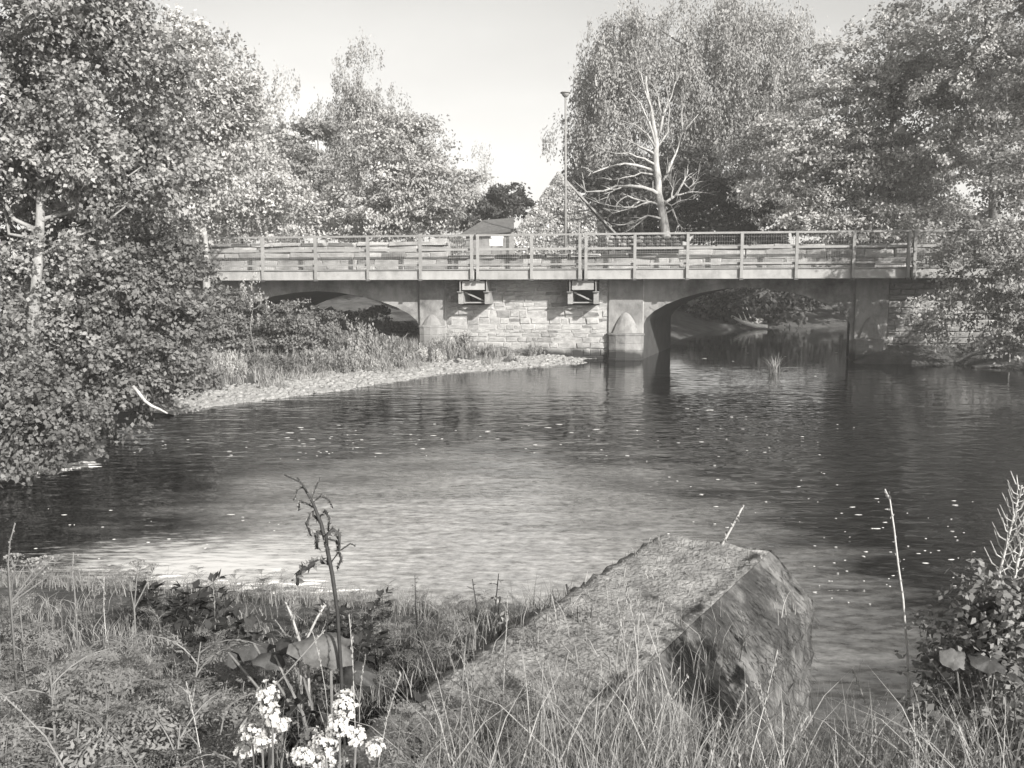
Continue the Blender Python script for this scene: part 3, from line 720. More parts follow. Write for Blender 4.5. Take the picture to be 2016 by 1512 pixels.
BR = [
 ([(1300, 385), (1285, 375), (1240, 366), (1215, 366), (1190, 376), (1155, 378), (1148, 370)], 0.11),
 ([(1240, 366), (1215, 372), (1200, 380), (1196, 388)], 0.05),
 ([(1296, 338), (1270, 330), (1230, 322), (1200, 328), (1168, 340), (1158, 348)], 0.085),
 ([(1297, 345), (1262, 340), (1235, 348), (1205, 354)], 0.06),
 ([(1292, 325), (1268, 312), (1240, 302), (1192, 298)], 0.07),
 ([(1291, 305), (1262, 290), (1235, 275), (1210, 268)], 0.06),
 ([(1292, 295), (1275, 265), (1250, 245), (1234, 244)], 0.06),
 ([(1290, 290), (1278, 240), (1262, 205), (1245, 185)], 0.07),
 ([(1287, 240), (1270, 180), (1262, 145), (1256, 138)], 0.05),
 ([(1293, 275), (1305, 230), (1322, 190), (1330, 160)], 0.08),
 ([(1305, 230), (1296, 190), (1290, 170)], 0.04),
 ([(1294, 290), (1315, 260), (1318, 215), (1312, 170)], 0.06),
 ([(1310, 355), (1322, 320), (1335, 290), (1344, 260), (1375, 225)], 0.075),
 ([(1344, 260), (1342, 220), (1348, 185)], 0.05),
 ([(1303, 360), (1312, 345), (1320, 330)], 0.07),
 ([(1304, 405), (1330, 385), (1345, 360), (1352, 345), (1362, 350)], 0.08),
 ([(1345, 360), (1356, 370), (1372, 355)], 0.05),
 ([(1330, 385), (1350, 380), (1372, 378), (1395, 380)], 0.05),
 ([(1322, 392), (1325, 372), (1318, 358)], 0.05),
 ([(1305, 410), (1290, 400), (1262, 395), (1240, 410), (1205, 420), (1195, 430)], 0.07),
 ([(1262, 395), (1235, 385), (1215, 400), (1195, 428)], 0.05),
 ([(1278, 398), (1250, 408), (1228, 408), (1180, 400)], 0.045),
 ([(1306, 432), (1275, 424), (1250, 438), (1205, 446)], 0.06),
 ([(1275, 424), (1250, 445), (1232, 456)], 0.04),
 ([(1310, 420), (1325, 412), (1335, 440), (1345, 450)], 0.05),
 ([(1306, 395), (1322, 405), (1340, 395), (1365, 392)], 0.05),
]
for pts, r0 in BR:
    pts = [(p_[0], p_[1], drr.uniform(-0.5, 0.5) if i else 0) for i, p_ in enumerate(pts)]
    b, out = dl(pts, r0, r0*0.22)
    for q in range(9):              # twigs
        i = drr.randrange(2, len(out)); s = out[i]; d_ = (out[i]-out[i-1]).normalized()
        d2 = (d_ + Vector((drr.uniform(-1, 1), drr.uniform(-.6, .6), drr.uniform(-.3, 1.0)))*0.9).normalized() * drr.uniform(0.35, 0.9)
        b.tube([s, s+d2*0.5+Vector((0, 0, drr.uniform(-.05, .08))), s+d2], [r0*0.3, r0*0.2, r0*0.1], 4)
    b.build('branch', M_dead, dt, smooth=True)

# ------------------------------------------------------------------ trees
def base_at(px, Y): q = at(px, 600, Y); return (q.x, Y, gz(q.x, Y) - 0.3)
# great alder at the left edge
Yl = 17.0
tree('alder_tree', 'large alder filling the top left corner, pale trunk at the frame edge', 'tree', base_at(38, Yl-1.2), at(60, -60, Yl+0.5),
     blobs_px([(60, 60, 190, 150), (-90, 230, 200, 200, 0.5), (170, 210, 150, 140), (60, 300, 170, 90, 0.6), (250, 110, 85, 110, 0.6), (270, 300, 110, 110, 0.6), (30, -140, 260, 140),
               (190, 350, 120, 60), (-75, 480, 70, 90, -0.3, 0.8), (60, 520, 60, 50, -1.0, 0.5), (40, 650, 60, 40, -1.6, 0.5), (190, 500, 110, 50, 1.2), (300, 60, 60, 60, 1), (130, 20, 130, 90, -0.5), (-10, 340, 120, 60, -0.6, 0.8)], Yl),
     2700, 40, 0.085, L_alder, M_bark, 0.13, 0.36, 0.95, seed=11, limbs=34, ratio=0.75, shell=0.35, rlimb=0.06)
tree('bank_willow', 'dense dark leafy bush overhanging the water below the alder', 'bush', base_at(200, 18.5), at(230, 480, 18.8),
     blobs_px([(210, 560, 140, 80), (285, 640, 80, 110), (110, 640, 150, 90), (230, 720, 140, 90), (315, 730, 50, 80, 1), (60, 760, 110, 70), (320, 540, 60, 60, 1.5), (330, 590, 45, 60, 3), (-30, 660, 120, 90), (200, 800, 120, 36, -0.5)], 18.2),
     2200, 36, 0.092, L_bush, M_bark_dark, 0.10, 0.4, 0.9, seed=12, limbs=24, ratio=0.75, shell=0.3)
tree('waterside_bush', 'low leafy bush at the water edge in the left corner', 'bush', base_at(20, 13.6), at(30, 760, 14),
     blobs_px([(20, 840, 110, 60), (-80, 830, 120, 90), (90, 870, 60, 40), (60, 800, 60, 40), (-30, 760, 90, 60)], 13.9),
     620, 34, 0.08, L_bush, M_bark_dark, 0.05, 0.28, 0.9, seed=13, limbs=12, ratio=0.75, shell=0.3)
tree('ash_tree', 'lighter tree behind the alder with a leafy spike on the sky', 'tree', base_at(400, 31), at(410, 60, 31),
     blobs_px([(400, 190, 60, 100), (425, 300, 70, 110), (360, 130, 45, 60), (395, 95, 12, 32), (440, 210, 36, 70), (350, 250, 60, 100), (430, 400, 60, 60)], 31),
     640, 40, 0.15, L_pale, M_bark, 0.16, 0.6, 0.9, seed=14, limbs=14)
tree('hawthorn_bush', 'pale rounded bush just beyond the left end of the railing', 'bush', base_at(480, 47), at(480, 360, 47),
     blobs_px([(480, 400, 100, 60), (400, 410, 80, 70), (560, 430, 55, 50), (440, 350, 60, 40), (500, 350, 60, 40)], 47),
     900, 40, 0.18, L_pale, M_bark_dark, 0.16, 0.75, 0.8, seed=15, limbs=8)
tree('poplar_tree', 'far pale poplar with a pointed top left of the sky gap', 'tree', base_at(530, 78), at(530, 185, 78),
     blobs_px([(530, 215, 16, 40), (530, 290, 40, 70), (480, 280, 55, 75), (575, 310, 40, 75), (455, 230, 40, 70), (520, 370, 90, 60)], 78),
     760, 36, 0.29, L_pale, M_bark_dark, 0.25, 1.2, 0.8, seed=16, limbs=10, style='weep')
tree('thin_tree', 'thin open tree with gaps left of the pointed birch', 'tree', base_at(620, 56), at(625, 225, 56),
     blobs_px([(620, 290, 40, 45), (650, 240, 32, 30), (600, 350, 36, 40), (640, 360, 40, 50), (590, 300, 20, 30), (620, 430, 50, 30)], 56),
     300, 30, 0.22, L_mid, M_bark_dark, 0.16, 0.7, 0.4, seed=17, limbs=14)
tree('birch_tree', 'tall weeping birch with pointed crown against the open sky', 'tree', base_at(710, 62), at(702, 140, 62),
     blobs_px([(703, 165, 12, 32), (715, 220, 34, 50), (755, 235, 26, 34), (700, 300, 70, 60), (760, 290, 40, 40), (690, 390, 80, 60), (670, 250, 26, 20), (790, 210, 6, 20)], 62),
     800, 42, 0.20, L_weep, M_bark, 0.2, 0.8, 0.8, seed=18, limbs=14, style='weep', ratio=0.45)
tree('sycamore_tree', 'broad layered sycamore behind the middle of the left railing', 'tree', base_at(790, 51), at(800, 250, 51),
     blobs_px([(800, 300, 60, 50), (770, 350, 90, 60), (845, 380, 55, 50), (870, 320, 30, 20), (740, 410, 90, 40), (830, 425, 70, 35), (830, 260, 30, 25), (700, 440, 60, 25)], 51),
     900, 44, 0.19, L_syc, M_bark_dark, 0.22, 0.95, 0.5, seed=19, limbs=16, shell=0.55)
tree('dark_bush', 'dark rounded bush above the low outbuilding roof', 'bush', base_at(1000, 56), at(1000, 380, 56),
     blobs_px([(1000, 395, 38, 28), (965, 415, 32, 28), (1020, 420, 26, 30), (975, 440, 50, 25)], 56), 240, 34, 0.22, L_dark, M_bark_dark, 0.12, 0.6, 0.5, seed=20, limbs=8)
tree('wispy_tree', 'faint wispy tree on the skyline left of the dark bush', 'tree', base_at(945, 76), at(943, 312, 76),
     blobs_px([(943, 350, 10, 34), (940, 385, 34, 24), (965, 375, 20, 22), (915, 420, 40, 30)], 76), 170, 22, 0.22, L_pale, M_bark, 0.1, 0.9, 0.9, seed=21, limbs=26, style='weep', ratio=0.3, rlimb=0.05)
# right-hand trees
tree('crack_willow', 'huge willow with drooping leaves towering behind the dead tree', 'tree', base_at(1290, 56), at(1400, 40, 56),
     blobs_px([(1380, 70, 80, 65), (1245, 130, 80, 55), (1300, 190, 120, 75), (1440, 170, 110, 100), (1205, 235, 55, 50), (1530, 130, 60, 70), (1540, 230, 70, 80), (1330, 20, 40, 18), (1440, 300, 120, 80),
               (1140, 305, 44, 34), (1175, 235, 50, 40), (1200, 170, 60, 50), (1420, 380, 100, 60), (1215, 290, 50, 40)], 56),
     2500, 42, 0.20, L_weep, M_bark_dark, 0.45, 0.95, 0.8, seed=22, limbs=30, style='weep', ratio=0.42, shell=0.5)
tree('dark_yew', 'dark evergreen mass in the hollow behind the dead tree', 'tree', base_at(1260, 51), at(1260, 350, 51),
     blobs_px([(1250, 400, 80, 60), (1340, 410, 80, 70), (1195, 395, 40, 65), (1215, 340, 40, 30), (1420, 420, 80, 60), (1300, 345, 70, 45), (1220, 350, 50, 30)], 52),
     700, 34, 0.24, L_dark, M_bark_dark, 0.2, 0.8, 0.5, seed=23, limbs=12)
tree('maple_tree', 'tall sycamore with layered sunlit boughs behind the right railing', 'tree', base_at(1755, 43), at(1755, 60, 43),
     blobs_px([(1645, 135, 45, 50), (1760, 110, 60, 70), (1720, 210, 110, 70), (1620, 290, 100, 50), (1820, 230, 100, 80), (1850, 130, 60, 60), (1570, 370, 90, 55), (1690, 330, 110, 55), (1800, 350, 110, 60),
               (1620, 440, 110, 40), (1740, 430, 120, 40), (1763, 45, 14, 40), (1560, 230, 40, 40)], 43),
     1700, 44, 0.17, L_syc, M_bark_dark, 0.3, 0.9, 0.5, seed=24, limbs=34, shell=0.55)
tree('lime_tree', 'tall spiky-topped tree in the top right corner behind the sycamore', 'tree', base_at(1960, 38), at(1940, -60, 38),
     blobs_px([(1915, 40, 30, 60), (1985, 60, 50, 60), (1900, 150, 60, 80), (1990, 180, 80, 90), (2080, 60, 80, 160), (1960, 290, 90, 60), (1975, -20, 14, 30), (2060, -100, 80, 90)], 38),
     900, 40, 0.16, L_syc, M_bark_dark, 0.3, 0.75, 0.7, seed=25, limbs=20, shell=0.5)
Yr = 29.0
tree('overhanging_beech', 'dark tree at the right edge trailing boughs over the abutment', 'tree', base_at(2090, 28.5), at(2070, -60, Yr),
     blobs_px([(2060, 330, 110, 110), (1985, 400, 80, 50), (1930, 470, 70, 40), (1990, 520, 90, 60), (1900, 545, 60, 40), (1960, 610, 80, 55), (1880, 620, 40, 30), (2000, 680, 50, 26), (2080, 560, 110, 140), (2110, 100, 120, 160), (2120, -150, 150, 160),
               (1860, 500, 30, 20), (1920, 660, 50, 26)], Yr),
     1600, 42, 0.12, L_mid, M_bark, 0.28, 0.62, 0.55, seed=26, limbs=46, shell=0.4, rlimb=0.09)
tree('holly_tree', 'dark shaded tree deep behind the alder', 'tree', base_at(130, 25), at(130, 120, 25),
     blobs_px([(80, 300, 190, 130), (230, 380, 110, 90), (0, 450, 160, 100), (150, 450, 130, 80), (60, 150, 150, 100), (260, 250, 80, 80)], 25),
     700, 34, 0.16, L_dark, M_bark_dark, 0.2, 0.6, 0.8, seed=28, limbs=10)
# woodland closing the view behind the trees
rng = np.random.default_rng(31)
bl = []
for px in range(1180, 2500, 60): bl.append((px, 430 - (60 if px > 1450 else 0) - rng.integers(0, 50), 80, 90)); bl.append((px, 465, 70, 40))
bl += [(px, 626, 40, 16, -10.5, 0.8) for px in range(1370, 1720, 40)] + [(px, 600, 50, 26, -9, 1.0) for px in range(1370, 1720, 50)]
bl += [(px, 476, 50, 22, -20, 0.8) for px in range(1345, 1960, 45)]
bl += [(1450, 600, 80, 40, -5, 1.5), (1560, 575, 100, 50, -4, 1.5), (1660, 590, 80, 40, -4, 1.5), (1500, 570, 120, 50, -6, 1.5), (1620, 560, 100, 50, -6, 1.5), (1420, 580, 90, 50, -8, 1.5), (1560, 600, 60, 30, -7, 1)]
C, D, N, rnd, P = crown_points(blobs_px(bl, 68), 2400, 34, 1.1, 0.5, rng)
wd_ = leaf_object('woodland', L_dark, None, C, D, N, 0.34 * (0.6 + 0.8 * rng.random(len(C))), 0.7, rnd); tag(wd_, 'dark far woodland closing the view behind the right bank', 'woodland', kind='stuff')
bl = [(px, 455 + rng.integers(-30, 10), 80, 45) for px in range(-300, 960, 55)]
C, D, N, rnd, P = crown_points(blobs_px(bl, 90), 900, 28, 1.6, 0.5, rng)
wd_ = leaf_object('far_trees', L_pale, None, C, D, N, 0.42 * (0.6 + 0.8 * rng.random(len(C))), 0.7, rnd); tag(wd_, 'pale distant treeline low behind the left railing', 'treeline', kind='stuff')

# ------------------------------------------------------------------ shrubs under and before the left arch
def shrub(name, label, px, py, Y, blobs, ncl, leaf, lm, seed, style='broad', spread=0.35, ratio=0.6, cat='bush'):
    q = at(px, py, Y); base = (q.x, Y, gz(q.x, Y) - 0.1)
    return tree(name, label, cat, base, at(px, py - 30, Y), blobs_px(blobs, Y), ncl, 32, leaf, lm, M_bark_dark, 0.035, spread, 0.6, style, ratio, seed, 10, 0.2, bend=0.1, trunk_name='stem', crown_name='foliage', rlimb=0.02)
shrub('elder_bush', 'dark elder bush under the left end of the footbridge', 430, 640, 31, [(420, 640, 60, 60), (390, 690, 50, 50), (460, 620, 40, 36), (440, 700, 50, 40)], 420, 0.13, L_bush, 41)
shrub('bramble', 'sprawling bramble in front of the left arch', 560, 690, 32, [(540, 645, 70, 40), (500, 690, 60, 34), (580, 690, 70, 38), (620, 650, 60, 36)], 620, 0.11, L_bush, 42)
shrub('nettle_bed', 'tall leafy nettles right of the bramble before the arch', 700, 690, 33.5, [(680, 680, 50, 36), (720, 690, 40, 26), (650, 710, 50, 26), (755, 700, 30, 16)], 420, 0.12, L_mid, 43, 'weep', 0.25, 0.4)
shrub('low_sallow', 'low rounded sallow bush at the edge of the shingle', 545, 725, 29.5, [(545, 728, 60, 22), (500, 735, 40, 16)], 260, 0.10, L_bush, 44)
shrub('pale_herb', 'pale feathery herb at the left end of the gravel bar', 440, 730, 27.5, [(440, 728, 30, 26)], 150, 0.08, L_pale, 45, 'weep', 0.2, 0.3)
shrub('dock_clump', 'scruffy herb clump on the shingle below the pilaster', 790, 725, 31, [(785, 722, 42, 16), (760, 735, 30, 10)], 200, 0.08, L_mid, 46, 'weep', 0.18, 0.35)
shrub('pier_weed', 'weedy tuft growing at the foot of the central pier', 900, 690, 34.8, [(890, 688, 36, 14), (925, 680, 20, 14), (860, 693, 24, 10)], 170, 0.08, L_mid, 47, 'weep', 0.18, 0.4)
shrub('shingle_weed', 'small single weed on the pale shingle near its tip', 1000, 715, 33.5, [(998, 716, 14, 6)], 26, 0.07, L_bush, 48, 'weep', 0.12, 0.4)
shrub('pier_fern', 'thin weeds along the pier base beside the water', 1050, 692, 35.2, [(1050, 692, 30, 7), (985, 693, 40, 6)], 70, 0.06, L_mid, 49, 'weep', 0.12, 0.4)
shrub('shade_bush', 'shaded bush growing beneath the left arch', 720, 640, 41, [(640, 640, 60, 40), (740, 650, 60, 40), (560, 630, 60, 40)], 320, 0.16, L_bush, 50)
shrub('far_bank_bush', 'sunlit bush on the far bank seen through the right arch', 1330, 620, 58.5, [(1425, 612, 40, 26), (1480, 616, 30, 20), (1380, 600, 40, 40)], 160, 0.16, L_pale, 51)
shrub('thin_sapling', 'thin pale sapling standing before the left arch', 498, 620, 30.5, [(505, 575, 18, 16), (495, 610, 10, 14)], 16, 0.08, L_pale, 52, 'weep', 0.2, 0.4, cat='sapling')
shrub('meadowsweet', 'pale tall herbs edging the shingle left of the spit', 640, 725, 29.5, [(630, 722, 50, 20), (690, 722, 40, 18)], 220, 0.09, L_mid, 53, 'weep', 0.2, 0.35)
shrub('mugwort', 'scruffy pale herb on the shingle midway to the spit tip', 735, 730, 30.5, [(725, 728, 34, 14)], 90, 0.08, L_pale, 54, 'weep', 0.18, 0.35)
shrub('sedge_clump', 'dark sedge overhanging the water left of the gravel bar', 400, 770, 24.5, [(395, 765, 40, 26), (350, 780, 40, 26)], 240, 0.10, L_bush, 55, 'weep', 0.22, 0.3)
shrub('hemlock_clump', 'pale weeds before the foot of the left pilaster', 850, 705, 33, [(845, 704, 34, 12), (815, 712, 26, 9)], 120, 0.07, L_pale, 56, 'weep', 0.16, 0.35)
# reed tuft in the water
def blades(bb_list, x, y, z, n, hmin, hmax, spread, rr, width=0.008, lean=0.35):
    for i in range(n):
        a = rr.uniform(0, 6.283); h_ = rr.uniform(hmin, hmax); ln = rr.uniform(0.05, lean) * h_; r0 = rr.uniform(0, spread)
        bx, by = x + math.cos(a*1.7)*r0, y + math.sin(a*2.3)*r0
        dx, dy = math.cos(a), math.sin(a); b0 = len(bb_list.v); wv = rr.uniform(0.6, 1.2) * width; a2 = rr.uniform(0, 6.283); sx, sy = math.cos(a2)*wv, math.sin(a2)*wv
        for t, ww in ((0, 1), (0.4, 0.85), (0.75, 0.55), (1, 0.05)):
            px_, py_ = bx + dx*ln*t*t, by + dy*ln*t*t; pz = z + h_*t - ln*0.35*t**3
            bb_list.v += [(px_-sx*ww, py_-sy*ww, pz), (px_+sx*ww, py_+sy*ww, pz)]
        bb_list.f += [(b0+2*k, b0+2*k+1, b0+2*k+3, b0+2*k+2) for k in range(3)]
def with_rnd(o, seed=0):
    me = o.data; a = me.attributes.new('rnd', 'FLOAT', 'FACE'); rg_ = np.random.default_rng(seed); npoly = len(me.polygons)
    a.data.foreach_set('value', np.repeat(rg_.random(npoly // 3 + 1), 3)[:npoly].astype(np.float32)); return o
rr = random.Random(60); q = on_z(1524, 735, 0.0); rt = empty('reed_tuft', (q.x, q.y, 0)); tag(rt, 'small tuft of reeds standing alone in the open water', 'reeds')
bb = MB(); blades(bb, 0, 0, -0.15, 60, 0.4, 0.95, 0.25, rr, 0.012, 0.8); with_rnd(bb.build('blade_tuft', L_grass, rt), 60)
bb = MB()
for k in range(4): bb.tube([(0.05*k-0.1, 0.03, -0.1), (0.09*k-0.12, 0.02, 0.35+0.12*k)], [0.009, 0.005], 5)
bb.build('stalk', M_dead, rt)
bb = MB(); k = 0
while k < 900:
    x, y = rr.uniform(-13, 3), rr.uniform(22, 37); d_ = river_dist(np.array([x]), np.array([y]))[0]
    if d_ > 1.5 + 0.9 * math.sin(x * 2.1) and d_ < 7: blades(bb, x, y, gz(x, y), 7, 0.15, 0.55, 0.2, rr, 0.012, 0.8); k += 1
tag(with_rnd(bb.build('bank_grass', L_grass), 61), 'rough pale grass covering the bank before the left arch', 'grass', kind='stuff')
# fallen tree on the far bank
q = at(1470, 622, 57.0); fl = empty('fallen_log', (q.x, q.y, gz(q.x, q.y))); tag(fl, 'bleached fallen log on the far bank seen through the right arch', 'log')
MB().tube([(-1.0, 0, 0.75), (-0.3, -0.2, 0.35), (0.5, -0.4, 0.12), (1.2, -0.5, 0.1)], [0.08, 0.12, 0.15, 0.12], 7).build('trunk', M_white, fl, smooth=True)
for k in range(3): MB().tube([(-0.3+0.3*k, -0.2, 0.35), (-0.6+0.25*k, -0.3, 0.9+0.2*k)], [0.05, 0.02], 5).build('branch', M_white, fl)
# bleached branch at the left bank
q = at(300, 806, 16.2); st = empty('bleached_branch', (q.x, q.y, 0.1)); tag(st, 'bleached white stick hanging from the left bank bush over the water', 'branch')
pts = [at(x, y, q.y) - Vector((q.x, q.y, 0.1)) for x, y in ((262, 760), (272, 772), (286, 790), (300, 800), (315, 806), (330, 814))]
MB().tube(pts, [0.03, 0.032, 0.03, 0.028, 0.022, 0.014], 6).build('stick', M_dead, st, smooth=True)
MB().tube([pts[2], pts[2]+Vector((0.02, 0.05, 0.12))], [0.014, 0.006], 5).build('twig', M_dead, st, smooth=True)
# driftwood by the right abutment
q = on_z(1965, 722, 0.03); dw = empty('driftwood', (q.x, q.y, 0.0)); tag(dw, 'pale driftwood plank lying at the waterline under the right boughs', 'driftwood')
MB().bar((-0.9, 0, 0.03), (1.0, 0.15, 0.10), 0.22, 0.07).build('plank', M_concrete, dw, bevel=0.02)
MB().tube([(0.4, 0.0, 0.05), (0.42, 0.05, 0.5)], [0.035, 0.02], 6).build('stub', M_dead, dw)
#@FOREGROUND
ADDED_HAZE = 0.0012
L_moss = leaf_mat('hanging moss', 0.02, 0.12)
# ------------------------------------------------------------------ old river wall in the foreground
ZW = 1.3
far_r, near_r = on_z(1515, 1086, ZW), on_z(1365, 1226, ZW)
wdir = (far_r - near_r).normalized(); wn = Vector((wdir.y, -wdir.x, 0))     # wn points right, towards the water
WT = 0.82
ow = empty('river_wall', (far_r.x, far_r.y, 0), math.atan2(wdir.y, wdir.x)); OWI = Matrix.Rotation(-math.atan2(wdir.y, wdir.x), 3, 'Z'); tag(ow, 'broken old masonry wall jutting into the water, pale top and dark face', 'wall')
rgw = np.random.default_rng(70)
def wall_grid(name, prof, material, s0, s1, ns, jit):
    b = MB(); k = len(prof)
    for i in range(ns + 1):
        s = s0 + (s1 - s0) * i / ns
        for j, (o_, z) in enumerate(prof):
            je = jit * (0.0 if (material is M_walltop and j == k - 1) or (material is M_wallface and j == 0) else 1)
            wob = 0.005 * math.sin(s * 7.3) + 0.004 * math.sin(s * 17.1 + 1)
            dz = rgw.normal() * je + wob; do = rgw.normal() * je + wob * 0.6; ds = rgw.normal() * je
            p_ = wdir * (s + ds) + wn * (o_ + do) + Vector((0, 0, z + dz - 0.03 * max(0, -s - 2.1) * (z > 0.2)))
            b.v.append(tuple(OWI @ p_))
    b.f = [(i*k+j, i*k+j+1, (i+1)*k+j+1, (i+1)*k+j) for i in range(ns) for j in range(k-1)]
    return b.build(name, material, ow, smooth=(material is M_walltop))
top = [(-WT - 0.12, -1), (-WT - 0.1, ZW * 0.6), (-WT - 0.02, ZW - 0.06)] + [(-WT + WT * j / 12, ZW + 0.004 * math.sin(j)) for j in range(12)] + [(-0.06, ZW), (0.0, ZW)]
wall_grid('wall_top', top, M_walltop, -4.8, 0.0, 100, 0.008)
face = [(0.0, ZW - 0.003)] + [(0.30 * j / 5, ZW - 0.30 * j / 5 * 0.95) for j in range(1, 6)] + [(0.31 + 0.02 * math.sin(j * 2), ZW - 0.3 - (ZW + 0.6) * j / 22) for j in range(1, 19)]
wall_grid('side_face', face, M_wallface, -4.8, 0.0, 130, 0.010)
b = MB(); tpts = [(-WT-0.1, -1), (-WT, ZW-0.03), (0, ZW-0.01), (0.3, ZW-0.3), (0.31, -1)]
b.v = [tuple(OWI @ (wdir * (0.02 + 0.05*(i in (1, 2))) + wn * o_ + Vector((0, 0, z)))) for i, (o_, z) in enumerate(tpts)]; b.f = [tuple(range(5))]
b.build('end_face', M_wallface, ow)

# ------------------------------------------------------------------ foam and drift on the water
rr = random.Random(80); bb = MB()
def fleck(bb, x, y, sx, sy, sz, rr, z=0.004, rot=0.15):
    v, f = sm[rr.randrange(3)]; b0 = len(bb.v); a = rr.uniform(-rot, rot); c_, s_ = math.cos(a), math.sin(a)
    bb.v += [(x + p_[0]*sx*c_ - p_[1]*sy*s_, y + p_[0]*sx*s_ + p_[1]*sy*c_, z + p_[2]*sz) for p_ in v]; bb.f += [tuple(b0 + i for i in q) for q in f]
for k in range(70):
    px, py = rr.uniform(120, 680), rr.gauss(1160, 26)
    edge = 1128 + 40 * ((px - 430) / 300) ** 2
    if py < edge or py > 1235: continue
    q = on_z(px, py, 0); fleck(bb, q.x, q.y, rr.uniform(0.04, 0.3), rr.uniform(0.004, 0.014), rr.uniform(0.01, 0.035), rr, 0.0, 0.3)
tag(bb.build('foam', M_foam, smooth=True), 'streaks of white foam breaking over the shallow weir', 'foam', kind='stuff')
bb = MB(); cnt = 0
zones = [(560, 1300, 835, 900, 46), (1250, 1700, 800, 960, 30), (230, 700, 855, 905, 22), (1600, 2000, 980, 1190, 70), (1300, 1650, 940, 1060, 14), (60, 560, 1000, 1120, 22), (1380, 1760, 690, 780, 8)]
for (x0, x1, y0, y1, k) in zones:
    for i in range(k):
        q = on_z(rr.uniform(x0, x1), rr.uniform(y0, y1), 0); s = rr.choice((0.25, 0.3, 0.4, 0.5, 0.8)) * q.y / 18
        fleck(bb, q.x, q.y, 0.075*s*rr.uniform(0.5, 1.6), 0.045*s, 0.006, rr)
tag(bb.build('foam_flecks', M_foam, smooth=True), 'scattered white foam flecks drifting on the dark river', 'foam', kind='stuff')
q0 = on_z(0, 935, 0.02)
bb = MB()
for k in range(46):
    t = k / 45; q = on_z(-20 + 190*t, 936 - 22*t + 6*math.sin(k), 0); fleck(bb, q.x, q.y, rr.uniform(0.1, 0.3), rr.uniform(0.04, 0.1), 0.02, rr)
tag(bb.build('scum_line', M_foam, smooth=True), 'pale scum line along the water below the corner bush', 'foam', kind='stuff')

# ------------------------------------------------------------------ foreground plants
def arrays(): return dict(C=[], D=[], N=[], L=[], R=[])
def put(A_, c, d, n_, L_, r_): A_['C'].append(tuple(c)); A_['D'].append(tuple(d)); A_['N'].append(tuple(n_)); A_['L'].append(L_); A_['R'].append(r_)
def leaves_from(A_, name, material, parent, ratio, fold=0.1):
    return leaf_object(name, material, parent, np.array(A_['C']), np.array(A_['D']), np.array(A_['N']), np.array(A_['L']), ratio, np.array(A_['R']), fold)
def rv(rr, s=1): return Vector((rr.uniform(-s, s), rr.uniform(-s, s), rr.uniform(-s, s)))
def pinnate(A_, b, base, d, length, rr, pairs=10, r_=None):
    d = Vector(d).normalized(); side = d.cross(Vector((0, 0, 1))).normalized(); up = side.cross(d)
    pts = []; r_ = rr.random() if r_ is None else r_
    for i in range(7):
        t = i / 6; pts.append(Vector(base) + d * length * t + up * length * (0.18 * math.sin(t * 2.2) - 0.25 * t * t))
    b.tube(pts, [0.0035 * (1 - 0.8 * i / 6) for i in range(7)], 4, cap=False)
    for i in range(pairs):
        t = 0.16 + 0.84 * i / pairs; k = min(int(t * 6), 5); p0 = pts[k].lerp(pts[k+1], t * 6 - k); ax = (pts[k+1] - pts[k]).normalized()
        ll = length * 0.42 * math.sin(math.pi * (0.2 + 0.75 * t)) * rr.uniform(0.8, 1.1)
        for sgn in (-1, 1):
            ld_ = (side * sgn + ax * 0.75 + up * rr.uniform(-0.25, 0.15)).normalized(); nn = up + rv(rr, 0.3)
            m_ = 5
            for j in range(m_):
                tt = (j + 0.6) / m_; pc = p0 + ld_ * ll * tt - up * ll * 0.12 * tt * tt
                for s2 in (-1, 1):
                    if rr.random() < 0.22: continue
                    dd = (ld_ * rr.uniform(0.4, 1.1) + rv(rr, 0.35) + ld_.cross(up) * s2 * 0.8).normalized()
                    put(A_, pc + dd * ll * 0.09, dd, nn + rv(rr, 0.25), ll * 0.26 * (1.1 - 0.5 * tt) * rr.uniform(0.6, 1.5), min(1, max(0, r_ * 0.6 + rr.random() * 0.4)))
    put(A_, pts[-1], d, up, length * 0.1, r_)
def make_feather(seed, height, nleaf):
    rr = random.Random(seed); e = empty('feathery_weed'); A_ = arrays(); b = MB()
    top_ = Vector((rr.uniform(-.08, .08), rr.uniform(-.08, .08), height)); b.tube([(0, 0, -0.1), top_ * 0.5 + rv(rr, 0.02), top_], [0.007, 0.005, 0.002], 5)
    for i in range(nleaf):
        t = 0.2 + 0.8 * i / nleaf; a = i * 2.4 + rr.uniform(-.3, .3); p_ = top_ * t
        pinnate(A_, b, p_, (math.cos(a), math.sin(a), rr.uniform(0.15, 0.7)), rr.uniform(0.2, 0.34) * (1.15 - 0.5 * t), rr, 9)
    b.build('stem', M_stem, e); leaves_from(A_, 'foliage', L_weed, e, 0.42, 0.06); return e
M_stem = mat('green stem', 0.10, 0.2, 8, 0.7, 0.1)
M_stem_pale = mat('dry stem', 0.26, 0.40, 8, 0.8, 0.2)
M_stem_dark = mat('dark stem', 0.02, 0.05, 8, 0.7, 0.1)
def place(o, x, y, s, rz, lean=0.1, rr=random):
    o.location = (x, y, gz(x, y) - 0.02); o.scale = (s, s, s); o.rotation_euler = (rr.uniform(-lean, lean), rr.uniform(-lean, lean), rz)
def in_wall(x, y):
    p_ = Vector((x - far_r.x, y - far_r.y, 0)); s, o_ = p_.dot(wdir), p_.dot(wn); return -4.8 < s < 0.3 and -WT - 0.15 < o_ < 0.42
def spread_px(n, x0, x1, Y0, Y1, rr):
    out = []
    while len(out) < n:
        Y = rr.uniform(Y0 ** 0.5, Y1 ** 0.5) ** 2; x = (rr.uniform(x0, x1) - 1008) / F_PX * Y
        if river_dist(np.array([x]), np.array([Y]))[0] > 0.1: out.append((x, Y))
    return out
rr = random.Random(90)
